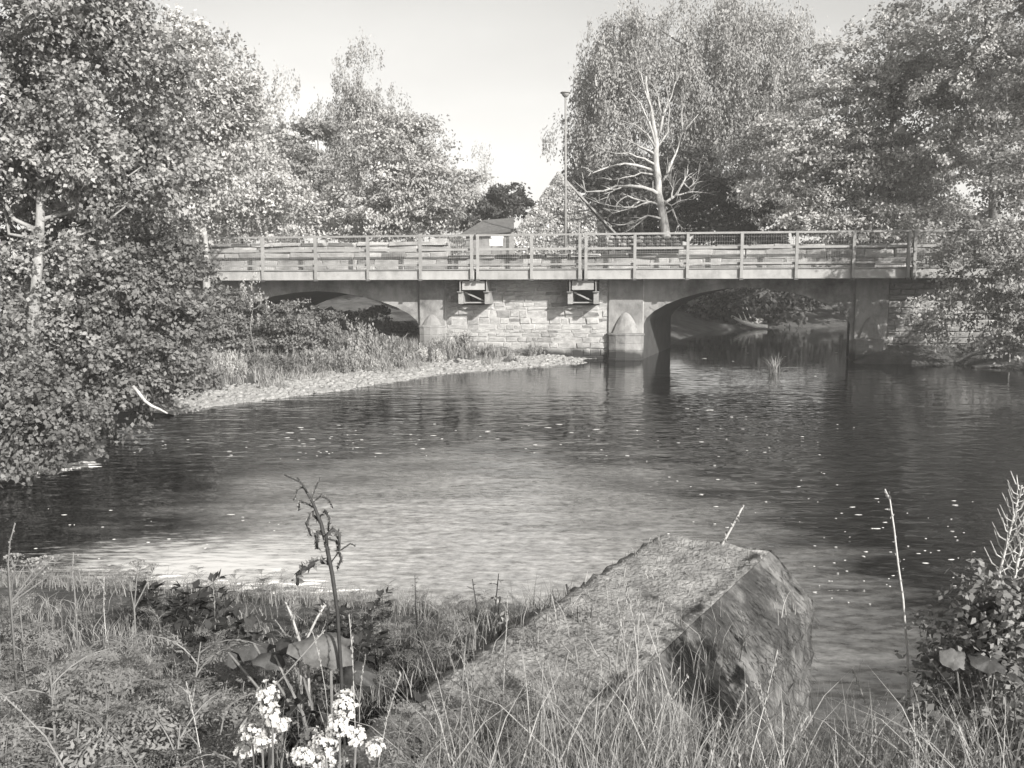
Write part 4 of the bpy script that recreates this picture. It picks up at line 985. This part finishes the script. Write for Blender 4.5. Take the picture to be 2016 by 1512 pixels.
protos = [make_feather(91, 0.50, 10), make_feather(92, 0.62, 12), make_feather(93, 0.42, 9), make_feather(94, 0.55, 11)]
GF = 'feathery weeds massed on the near bank'; LF = 'grey feathery-leaved weed in the thicket on the near left bank'
spots = [q_ for q_ in spread_px(118, -80, 900, 2.3, 4.6, rr) if not (2.75 < q_[1] < 4.3 and 500 < q_[0] / q_[1] * F_PX + 1008 < 760)] + spread_px(60, -80, 960, 4.4, 7.0, rr) + spread_px(45, 700, 1080, 3.0, 5.6, rr) + [(x_, y_) for (x_, y_) in spread_px(400, -150, 960, 5.2, 9.2, rr) if river_dist(np.array([x_]), np.array([y_]))[0] < 0.9][:40]
for i, (x, y) in enumerate(spots):
    o = protos[i] if i < 4 else copy_tree(protos[i % 4])
    place(o, x, y, rr.choice((0.6, 0.75, 0.85, 0.95, 1.05, 1.2)) * (1 if y < 3.6 and x < -0.8 else 0.72 if y < 5 else 0.5), rr.uniform(0, 6.28), 0.2, rr)
    wpx = x / y * F_PX + 1008; zone = 4 if y > 6.2 else 0 if wpx < 260 else 1 if wpx < 480 else 2 if wpx < 760 else 3
    tag(o, ('grey feathery-leaved weed in the thicket at the left edge of the near bank', 'feathery weed in the thicket between the left edge and the white flowers',
            'feathery weed growing around and behind the white flowers', 'low feathery weed between the white flowers and the river wall',
            'short feathery weed in the fringe along the water below the foam')[zone], 'weed',
        ('feathery weeds at the left edge', 'feathery weeds left of the white flowers', 'feathery weeds round the white flowers', 'feathery weeds by the river wall', 'feathery weeds along the water')[zone])
# broad-leaved dark herbs
def broad_plant(name, seed, height, nleaf, lsz, lm, stemm, ratio=0.5):
    rr = random.Random(seed); e = empty(name); A_ = arrays(); b = MB(); top_ = Vector((rr.uniform(-.06, .06), rr.uniform(-.06, .06), height))
    b.tube([(0, 0, -0.1), top_ * 0.5 + rv(rr, 0.02), top_], [0.008, 0.006, 0.003], 5)
    for i in range(nleaf):
        t = 0.35 + 0.65 * i / nleaf; a = i * 2.4; p_ = top_ * t; d = Vector((math.cos(a), math.sin(a), rr.uniform(-0.3, 0.4))).normalized(); L_ = lsz * rr.uniform(0.7, 1.2)
        b.tube([p_, p_ + d * L_ * 0.5], [0.003, 0.002], 4, cap=False)
        r_ = rr.random()
        for k in range(3):
            d2 = (d + rv(rr, 0.7)).normalized(); put(A_, p_ + d * L_ * 0.5 + d2 * L_ * 0.4, d2, Vector((0, 0, 1)) + rv(rr, 0.4), L_ * 0.9, r_ * 0.6 + 0.4 * rr.random())
    b.build('stem', stemm, e); leaves_from(A_, 'foliage', lm, e, ratio, 0.08); return e
dh = [broad_plant('dark_herb', 101, 0.42, 14, 0.12, L_weed_dark, M_stem_dark), broad_plant('dark_herb', 102, 0.5, 16, 0.13, L_weed_dark, M_stem_dark)]
for i, (x, y) in enumerate(spread_px(26, 250, 800, 4.8, 6.6, rr) + spread_px(34, 440, 800, 2.9, 4.3, rr)):  # nearer batch added: near-black leaves stand in for shade in the hollow
    o = dh[i] if i < 2 else copy_tree(dh[i % 2]); place(o, x, y, rr.uniform(0.6, 0.95), rr.uniform(0, 6.28), 0.15, rr); tag(o, 'dark broad-leaved herb among the feathery weeds below the weir', 'herb', 'dark herbs below the weir')
# twiggy docks between the weeds and the wall
tk = [broad_plant('dock', 111, 0.55, 9, 0.05, L_weed, M_stem_dark, 0.3), broad_plant('dock', 112, 0.65, 11, 0.05, L_weed, M_stem_dark, 0.3)]
for i, (x, y) in enumerate(spread_px(16, 720, 1180, 4.4, 6.6, rr)):
    o = tk[i] if i < 2 else copy_tree(tk[i % 2]); place(o, x, y, rr.uniform(0.6, 1.0), rr.uniform(0, 6.28), 0.2, rr); tag(o, 'thin dark-stemmed dock between the weeds and the river wall', 'dock', 'docks by the river wall')
# grass
bb = MB(); rr = random.Random(120)
for (x, y) in spread_px(1150, 900, 2100, 2.1, 5.0, rr):
    z = gz(x, y)
    if in_wall(x, y):
        if rr.random() < (0.85 if y > 4.2 else 0.6): continue
        z = ZW - 0.03; blades(bb, x, y, z, 5, 0.06, 0.26, 0.08, rr, 0.0028, 0.9); continue
    hv_ = 0.35 + 0.75 * (0.5 + 0.5 * math.sin(x * 3.7 + 2 * math.sin(y * 2.9)) * math.cos(y * 3.1 - x)); blades(bb, x, y, z, rr.randrange(3, 11), 0.10, 0.62 * hv_ + 0.08, 0.10, rr, 0.003, 0.9)
for (x, y) in spread_px(1100, -100, 1000, 2.0, 7.0, rr): blades(bb, x, y, gz(x, y), 7, 0.10, 0.38 if y < 4.5 else 0.24, 0.12, rr, 0.0028, 1.0)
for (x, y) in spread_px(900, 820, 1420, 2.4, 6.2, rr):
    if not in_wall(x, y): blades(bb, x, y, gz(x, y), 8, 0.08, 0.30, 0.12, rr, 0.0028, 1.0)
for k in range(420):                # rank grass along the landward side and near end of the wall
    s_, o_ = -rr.random() * 3.4 - 0.35, -WT - 0.08 - abs(rr.gauss(0, 0.28)); p_ = far_r + wdir * s_ + wn * o_
    blades(bb, p_.x, p_.y, gz(p_.x, p_.y) - 0.02, 7, 0.15, 0.55, 0.12, rr, 0.0032, 0.7)
for k in range(420):
    s_, o_ = -1.7 - rr.random() * 2.6, -WT - 0.1 + rr.random() * (WT + 0.75); p_ = far_r + wdir * s_ + wn * o_
    if -WT < o_ < 0 and rr.random() < 0.5: continue
    blades(bb, p_.x, p_.y, max(gz(p_.x, p_.y), ZW - 0.06 if -WT < o_ < 0 else 0) - 0.02, 8 if o_ > 0 else 4, 0.06, 0.75 if o_ > 0 else 0.24, 0.12, rr, 0.003, 0.7)
for (x, y) in spread_px(2600, -150, 1100, 5.0, 9.4, rr):
    if river_dist(np.array([x]), np.array([y]))[0] < 0.9: blades(bb, x, y, gz(x, y) - 0.02, 6, 0.08, 0.30, 0.12, rr, 0.003, 1.0)
for k in range(140):                # tufts on the wall top and hanging down its face
    s, o_ = -rr.random() * 2.2, -rr.random() * WT; p_ = far_r + wdir * s + wn * o_; blades(bb, p_.x, p_.y, ZW - 0.02, 3, 0.03, 0.12, 0.05, rr, 0.003, 1.2)
tag(with_rnd(bb.build('grass', L_grass), 120), 'pale dry grass covering the near bank and wall', 'grass', kind='stuff')
bb = MB()
for k in range(1000):
    s = -rr.random() * 2.2; o_ = rr.random(); z = ZW - 0.03 - 0.3 * o_ if rr.random() < 0.5 else ZW - 0.3 - rr.random() * 0.9
    off = 0.31 * min(1, (ZW - z) / 0.3) + 0.02; p_ = far_r + wdir * s + wn * off
    b0 = len(bb.v); L_ = rr.uniform(0.06, 0.2); tx = rr.uniform(-0.03, 0.03); wv = rr.uniform(0.002, 0.005)
    for t in (0, 0.5, 1):
        c_ = p_ - far_r + wn * (0.035 * math.sin(t * 2.5)) + wdir * tx * t + Vector((0, 0, z - L_ * t * t + 0.02 * t)); ww = wv * (1 - 0.9 * t)
        bb.v += [tuple(OWI @ (c_ - wdir * ww)), tuple(OWI @ (c_ + wdir * ww))]
    bb.f += [(b0, b0+1, b0+3, b0+2), (b0+2, b0+3, b0+5, b0+4)]
tag(with_rnd(bb.build('hanging_moss', L_moss, ow), 121), kind='stuff')
# seeding grass stems, each one a thing
def seed_stem(seed):
    rr = random.Random(seed); e = empty('grass_stem'); h_ = rr.uniform(0.5, 0.75); bend = rr.uniform(0.05, 0.22)
    pts = [(bend * t * t, 0.02 * math.sin(t * 4), h_ * t) for t in (0, 0.25, 0.5, 0.75, 1)]
    MB().tube([(0, 0, -0.1)] + pts[1:], [0.0028, 0.0025, 0.002, 0.0016, 0.0012], 5).build('stalk', M_stem_pale, e)
    A_ = arrays()
    for k in range(26):
        t = 0.72 + 0.28 * k / 25; p_ = Vector((bend * t * t, 0.02 * math.sin(t * 4), h_ * t)); d = Vector((rr.uniform(-.5, .5), rr.uniform(-.5, .5), 1)); put(A_, p_ + rv(rr, 0.005), d, rv(rr), 0.018, rr.uniform(0.5, 1))
    leaves_from(A_, 'seed_head', L_grass, e, 0.35); return e
gs = [seed_stem(130 + k) for k in range(4)]
for i, (x, y) in enumerate(spread_px(46, 1250, 2050, 2.3, 4.4, rr) + spread_px(20, 20, 1000, 2.6, 5.5, rr)):
    o = gs[i] if i < 4 else copy_tree(gs[i % 4]); place(o, x, y, rr.uniform(0.6, 1.1), rr.uniform(0, 6.28), 0.25, rr)
    if in_wall(x, y): o.location.z = ZW - 0.05
    tag(o, 'thin pale seeding grass stem rising from the near bank', 'grass stem', 'seeding grass stems on the near bank')
# tall bare stalks, each different
def stalk(label, pts, Y, r0, head=0.0, name='bare_stalk', material=None, zb=None):
    q = [at(x, y, Y) for x, y in pts]; bx, by = q[-1].x, q[-1].y; zg = gz(bx, by) if zb is None else zb
    e = empty(name, (bx, by, zg)); tag(e, label, 'stalk'); o_ = Vector((bx, by, zg))
    path = [Vector((bx, by, zg - 0.05)) - o_] + [p_ - o_ for p_ in reversed(q)] if q[-1].z > zg + 0.05 else [p_ - o_ for p_ in reversed(q)]
    k = len(path); MB().tube(path, [r0 * (1 - 0.45 * i / (k-1)) for i in range(k)], 6).build('stem', material or M_stem_pale, e, smooth=True)
    A_ = arrays(); rr_ = random.Random(int(pts[0][0]))
    for i in range(40):
        t = rr_.random() ** 0.7; j = min(int(t * (k-1)), k-2); p_ = path[j].lerp(path[j+1], t*(k-1)-j); put(A_, p_ + rv(rr_, r0*1.2), rv(rr_) + Vector((0, 0, 1)), rv(rr_), r0 * 3, rr_.random())
    tag(leaves_from(A_, 'bract', L_grass, e, 0.4), kind='stuff')
    return e
stalk('tall pale stalk with bent tip rising over the water right of the wall', [(1742, 963), (1752, 985), (1760, 1040), (1768, 1110), (1778, 1180), (1786, 1280), (1792, 1420)], 3.3, 0.0055)
stalk('slanting pale stalk on the far end of the river wall', [(1464, 994), (1445, 1030), (1425, 1066), (1412, 1090)], 6.2, 0.012, zb=ZW)
stalk('leaning pale stalk lying across the weeds in the bottom left corner', [(-10, 1355), (40, 1400), (90, 1450), (130, 1520)], 2.5, 0.004, material=M_stem)
stalk('long slanting stalk in front of the dark hollow behind the white flowers', [(640, 1240), (560, 1330), (500, 1390), (440, 1470)], 2.9, 0.004, material=M_stem)
stalk('short pale cut stalk leaning left beside the big leaf', [(562, 1185), (575, 1215), (590, 1262)], 4.0, 0.008)
stalk('short pale cut stalk leaning right beside the big leaf', [(640, 1190), (622, 1220), (605, 1255)], 4.1, 0.008)
stalk('thin dark upright stem against the shallow water', [(984, 1175), (984, 1240), (982, 1340)], 5.0, 0.014, material=M_stem_dark)
stalk('second thin dark stem nearer the river wall', [(1115, 1150), (1125, 1200), (1135, 1245)], 5.2, 0.010, material=M_stem_dark)
stalk('pale upright spike in the left weeds against the dark water', [(145, 1088), (142, 1120), (147, 1165)], 4.6, 0.005, material=M_stem)
stalk('thin curved spike rising at the far left edge', [(30, 1030), (20, 1065), (16, 1110)], 4.4, 0.005, material=M_stem)
# tall dark weed with drooping tendrils
YW = 3.7
def wp_(x, y, dy=0): return at(x, y, YW + dy)
q = wp_(668, 1215); e = empty('drooping_weed', (q.x, q.y, gz(q.x, q.y))); tag(e, 'tall dark weed with drooping curled tendrils against the bright water', 'weed'); o_ = Vector(e.location)
b = MB(); main = [(672, 1330), (664, 1200), (654, 1130), (645, 1085), (632, 1030), (616, 990), (598, 958), (585, 940)]
pts = [wp_(x, y) - o_ for x, y in main]; b.tube([(pts[0].x, pts[0].y, -0.05)] + pts, [0.008, 0.008, 0.0085, 0.009, 0.009, 0.008, 0.0065, 0.005, 0.003], 6); b.build('stem', M_stem_dark, e, smooth=True)
tend = [([(645, 1085), (642, 1055), (655, 1042), (668, 1052), (668, 1085)], 0.008), ([(652, 1108), (625, 1106), (602, 1118), (584, 1132), (586, 1152)], 0.011), ([(620, 1000), (600, 990), (590, 985), (588, 1005)], 0.004),
        ([(616, 990), (632, 975), (648, 985), (655, 1000)], 0.004), ([(632, 1030), (612, 1010), (604, 1030), (612, 1055)], 0.006), ([(636, 1045), (622, 1050), (625, 1080)], 0.007), ([(628, 1020), (640, 1005), (648, 1020), (646, 1045)], 0.005),
        ([(606, 970), (592, 950), (572, 940), (560, 935)], 0.003), ([(612, 985), (622, 960), (630, 940)], 0.003), ([(598, 958), (585, 965), (578, 985)], 0.003), ([(640, 1060), (662, 1065), (672, 1100), (664, 1120)], 0.005), ([(650, 1110), (668, 1085), (690, 1070), (700, 1075)], 0.003)]
rr = random.Random(140)
for pts_, r0 in tend:
    r0 *= 1.6
    q_ = [wp_(x, y, rr.uniform(-0.03, 0.03)) - o_ for x, y in pts_]; A_ = arrays(); b = MB(); k = len(q_); b.tube(q_, [r0 * (0.6 + 0.5 * math.sin(math.pi * i / (k-1))) * 0.7 for i in range(k)], 6)
    t_ = b.build('tendril', M_stem_dark, e, smooth=True)
    for i in range(44):
        t = rr.random() * (k-1); j = min(int(t), k-2); p_ = q_[j].lerp(q_[j+1], t-j); d = rv(rr); put(A_, p_ + d.normalized() * r0, d, rv(rr), r0 * 2.2, rr.random())
    leaves_from(A_, 'bud_scale', L_weed, t_, 0.5)
# big butterbur leaf
def big_leaf(bm, c, rad, tilt, rz, rr, droop=0.5, lobes=0, notch=True):
    n = 24; rings = 6; ph_ = rr.uniform(0, 6); b0 = len(bm.v); T = Matrix.Translation(c) @ Matrix.Rotation(rz, 4, 'Z') @ Matrix.Rotation(tilt, 4, 'X')
    bm.v.append(tuple(T @ Vector((0, 0, 0))))
    for i in range(1, rings + 1):
        for j in range(n):
            a = 2 * math.pi * j / n; rr0 = rad * i / rings * (1 + ((0.12 * math.cos(a * lobes)) if lobes else (0.16 * math.sin(3 * a + ph_) + 0.07 * math.sin(7 * a))) * (i / rings) ** 2 + rr.uniform(-.04, .04)) * (1.25 - 0.45 * abs(math.sin(a))) * (0.55 if notch and j == 0 else 1)
            z = -droop * rad * (i / rings) ** 2 * (0.6 + 0.8 * max(0, math.sin(a + 0.8))) + (0.10 * math.sin(a * 4 + 1) + 0.05 * math.sin(a * 9)) * rad * (i / rings) ** 2
            bm.v.append(tuple(T @ Vector((rr0 * math.cos(a), rr0 * math.sin(a), z))))
    bm.f += [(b0, b0+1+j, b0+1+(j+1) % n) for j in range(n)]
    for i in range(rings - 1):
        for j in range(n): bm.f.append((b0+1+i*n+j, b0+1+(i+1)*n+j, b0+1+(i+1)*n+(j+1) % n, b0+1+i*n+(j+1) % n))
M_bigleaf = mat('broad leaf', 0.06, 0.12, 14, 0.6, 0.5, 40, dist=0.01)
M_bigleaf_d = mat('dark broad leaf', 0.025, 0.06, 14, 0.6, 0.5, 40, dist=0.01)
YB = 3.75; q = at(650, 1300, YB); e = empty('butterbur', (q.x, q.y, gz(q.x, q.y))); tag(e, 'butterbur plant with one great drooping leaf over a dark hollow', 'plant'); o_ = Vector(e.location)
rr = random.Random(150)
for (x, y, dY, rpx, tl, rz, mm, dr) in ((650, 1262, 0, 58, 0.75, 0.4, M_bigleaf, 0.9), (575, 1262, 0.35, 40, 0.5, -0.6, M_bigleaf_d, 0.7), (500, 1268, 0.5, 42, 0.45, 0.3, M_bigleaf_d, 0.7), (540, 1290, 0.2, 34, 0.6, 0.8, M_bigleaf_d, 0.7), (700, 1320, 0.1, 34, 0.7, -0.4, M_bigleaf_d, 0.8), (450, 1285, 0.5, 34, 0.5, -0.4, M_bigleaf_d, 0.7)):
    b = MB(); p_ = at(x, y, YB + dY) - o_; big_leaf(b, p_, rpx / F_PX * YB, tl, rz, rr, dr); lf = b.build('leaf', mm, e, smooth=True)
    MB().tube([p_, p_ * 0.5 + Vector((0, 0, 0.05)), (p_.x * 0.2, p_.y * 0.2, -0.05)], [0.006, 0.007, 0.009], 6).build('leaf_stalk', M_stem, lf)
# white flowers
def blossom_plant(label, clusters, Y, seed):
    rr = random.Random(seed); cx = sum(c[0] for c in clusters) / len(clusters); q = at(cx, 1500, Y); e = empty('white_flower', (q.x, q.y, gz(q.x, q.y))); tag(e, label, 'flowers'); o_ = Vector(e.location)
    for (x, y, rx, ry) in clusters:
        Yc = Y + rr.uniform(-0.15, 0.15); c = at(x, y, Yc) - o_; ax, az = rx * 1.25 / F_PX * Yc, ry * 1.2 / F_PX * Yc; A_ = arrays(); b = MB()
        for i in range(int(34 + rx * ry / 10)):
            d = rv(rr).normalized(); p_ = c + Vector((d.x * ax, d.y * (ax + az) / 2, d.z * az)) * rr.uniform(0.6, 1.05); nn = (d + Vector((0, -0.3, 0.5))).normalized(); t1 = nn.cross(Vector((0.3, 0.2, 1))).normalized(); t2 = nn.cross(t1); fr = 0.0078 * rr.uniform(0.8, 1.2)
            b.tube([c - Vector((0, 0, az)), p_], [0.0012, 0.0008], 3, cap=False)
            for k in range(5):
                a = k * 1.2566; dd = t1 * math.cos(a) + t2 * math.sin(a); put(A_, p_ + dd * fr * 0.55, dd + nn * 0.25, nn, fr * 1.25, rr.random())
        bl_ = leaves_from(A_, 'blossom', L_petal, e, 0.85, 0.05); b.build('flower_stalk', M_stem, bl_)
        MB().tube([c - Vector((0, 0, az)), Vector((c.x * 0.6, c.y * 0.6, c.z * 0.45)), (c.x * 0.35, c.y * 0.35, -0.05)], [0.003, 0.004, 0.005], 5).build('stem', M_stem, e)
    A_ = arrays()
    for i in range(50): d = rv(rr) + Vector((0, 0, 0.2)); put(A_, Vector((rr.uniform(-.1, .1), rr.uniform(-.08, .08), rr.uniform(0.05, 0.4))), d, rv(rr) + Vector((0, 0, 1)), 0.06, rr.random())
    leaves_from(A_, 'foliage', L_weed, e, 0.3)
blossom_plant('white flowering plant with a tall spike near the bottom, left of two', [(527, 1372, 19, 30), (536, 1408, 13, 18), (556, 1425, 15, 13), (496, 1440, 20, 17), (532, 1450, 20, 22), (482, 1473, 20, 13), (516, 1462, 14, 12)], 2.75, 160)
blossom_plant('white flowering plant with the broadest blossom mass, right of two', [(678, 1388, 21, 28), (668, 1428, 24, 20), (700, 1450, 16, 18), (738, 1472, 17, 17), (612, 1450, 20, 17), (640, 1462, 26, 20), (596, 1485, 24, 15), (655, 1492, 26, 16), (622, 1500, 22, 14)], 2.65, 161)
# willowherb with upright pods and broad lobed leaves at the right edge
YV = 3.3; q = at(1945, 1330, YV); e = empty('willowherb', (q.x, q.y, gz(q.x, q.y))); tag(e, 'seeding willowherb with pale upright pods at the right edge', 'plant'); o_ = Vector(e.location); rr = random.Random(170)
for main in ([(1935, 1400), (1950, 1240), (1962, 1150), (1985, 1060), (2000, 1000), (2012, 955)], [(1965, 1380), (1985, 1200), (2005, 1100), (2025, 1040)]):
    pts = [at(x, y, YV + 0.02 * i) - o_ for i, (x, y) in enumerate(main)]; b = MB().tube([(pts[0].x * 0.5, pts[0].y * 0.5, -0.05)] + pts, [0.008, 0.007, 0.007, 0.006, 0.005, 0.004, 0.003][:len(pts)+1], 6)
    b.build('stem', M_stem_pale, e, smooth=True)
    for i in range(36):
        t = 0.45 + 0.55 * i / 36; f_ = t * (len(pts) - 1); j = min(int(f_), len(pts) - 2); p_ = pts[j].lerp(pts[j+1], f_ - j); a = i * 2.4; L_ = 0.085 * (1.25 - 0.6 * t)
        d = Vector((math.cos(a) * 0.75, math.sin(a) * 0.75, 0.75)); m_ = p_ + d * L_ * 0.5 - Vector((0, 0, 0.012)); MB().tube([p_, m_, p_ + d * L_ + Vector((0, 0, 0.015))], [0.0022, 0.003, 0.0015], 4).build('seed_pod', M_stem_pale, e)
YV = 3.2; q = at(1930, 1400, YV); e = empty('coltsfoot', (q.x, q.y, gz(q.x, q.y))); tag(e, 'clump of broad scalloped leaves under the willowherb at the right edge', 'plant'); o_ = Vector(e.location)
for (x, y, rpx) in ((1945, 1178, 26), (1988, 1192, 24), (1908, 1228, 24), (1962, 1240, 30), (2008, 1256, 28), (1882, 1296, 26), (1950, 1300, 32), (1900, 1350, 26), (2005, 1330, 30)):
    b = MB(); p_ = at(x, y, YV + rr.uniform(-0.25, 0.3)) - o_; big_leaf(b, p_, rpx / F_PX * YV, rr.uniform(0.5, 1.0), rr.uniform(-0.9, 0.9), rr, 0.3, 7); lf = b.build('leaf', rr.choice((M_bigleaf, M_bigleaf_d)), e, smooth=True)
    MB().tube([p_, (p_.x * 0.5, p_.y * 0.5, p_.z * 0.5), (p_.x * 0.3, p_.y * 0.3, -0.05)], [0.003, 0.004, 0.005], 5).build('leaf_stalk', M_stem, lf)
shrub_q = at(1985, 1400, 3.1)
tree('bramble_bush', 'tangled leafy bramble in the bottom right corner', 'bush', (shrub_q.x, shrub_q.y, gz(shrub_q.x, shrub_q.y) - 0.05), (shrub_q.x + 0.05, shrub_q.y, shrub_q.z + 0.3),
     blobs_px([(1985, 1290, 60, 90), (1930, 1380, 70, 80), (2010, 1440, 80, 90), (1900, 1470, 50, 50), (2000, 1190, 40, 50)], 3.15), 330, 20, 0.03, L_weed, M_stem, 0.008, 0.10, 0.9, seed=29, limbs=22, ratio=0.62, shell=0.25, trunk_name='stem', crown_name='foliage', rlimb=0.004, bend=0.03)
# umbel heads at the left edge
def umbel(label, heads, Y, seed):
    rr = random.Random(seed); q = at(heads[0][0], 1300, Y); e = empty('umbel_plant', (q.x, q.y, gz(q.x, q.y))); tag(e, label, 'plant'); o_ = Vector(e.location); st_ = Vector((0, 0, max(0.2, (at(heads[0][0], heads[0][1] + 90, Y) - o_).z)))
    MB().tube([(0, 0, -0.05), st_ * 0.5, st_], [0.007, 0.006, 0.005], 6).build('stem', M_stem, e)
    for (x, y, r_) in heads:
        c = at(x, y, Y + rr.uniform(-.1, .1)) - o_; R_ = r_ / F_PX * Y; A_ = arrays(); b = MB().tube([st_, c - Vector((0, 0, R_))], [0.004, 0.003], 5)
        for i in range(60):
            a, s = rr.uniform(0, 6.28), math.sqrt(rr.random()); p_ = c + Vector((math.cos(a) * s * R_, math.sin(a) * s * R_, 0.35 * R_ * (1 - s * s) + rr.uniform(-.1, .1) * R_)); put(A_, p_, rv(rr), Vector((0, -0.4, 1)) + rv(rr, .5), 0.016, rr.random())
            if i % 5 == 0: b.tube([c - Vector((0, 0, R_)), p_], [0.0015, 0.001], 3, cap=False)
        h_ = leaves_from(A_, 'flower_head', L_grass, e, 0.8); b.build('ray', M_stem, h_)
umbel('tall umbel plant with flat seed heads at the far left edge', [(28, 1098, 20), (62, 1108, 22), (90, 1100, 14), (84, 1125, 18), (14, 1125, 16)], 4.5, 180)
umbel('small umbel plant before the foam at the lower left', [(270, 1108, 14), (300, 1115, 12), (255, 1140, 12)], 5.6, 181)

# ------------------------------------------------------------------ haze: thin volume added to lift dark tones and fade the whole scene
hm = bpy.data.materials.new('thin haze'); hm.use_nodes = True; hn = hm.node_tree.nodes; hn.clear()
hv = hn.new('ShaderNodeVolumePrincipled'); hv.inputs['Color'].default_value = (0.95, 0.93, 0.90, 1); hv.inputs['Density'].default_value = ADDED_HAZE; hv.inputs['Anisotropy'].default_value = 0.0
ho = hn.new('ShaderNodeOutputMaterial'); hm.node_tree.links.new(hv.outputs[0], ho.inputs['Volume'])
hb = MB().box(-420, 420, -120, 820, -2.4, 30).build('added_haze', hm); tag(hb, 'thin even haze put over the river to lift the dark tones', 'added_haze', kind='stuff')
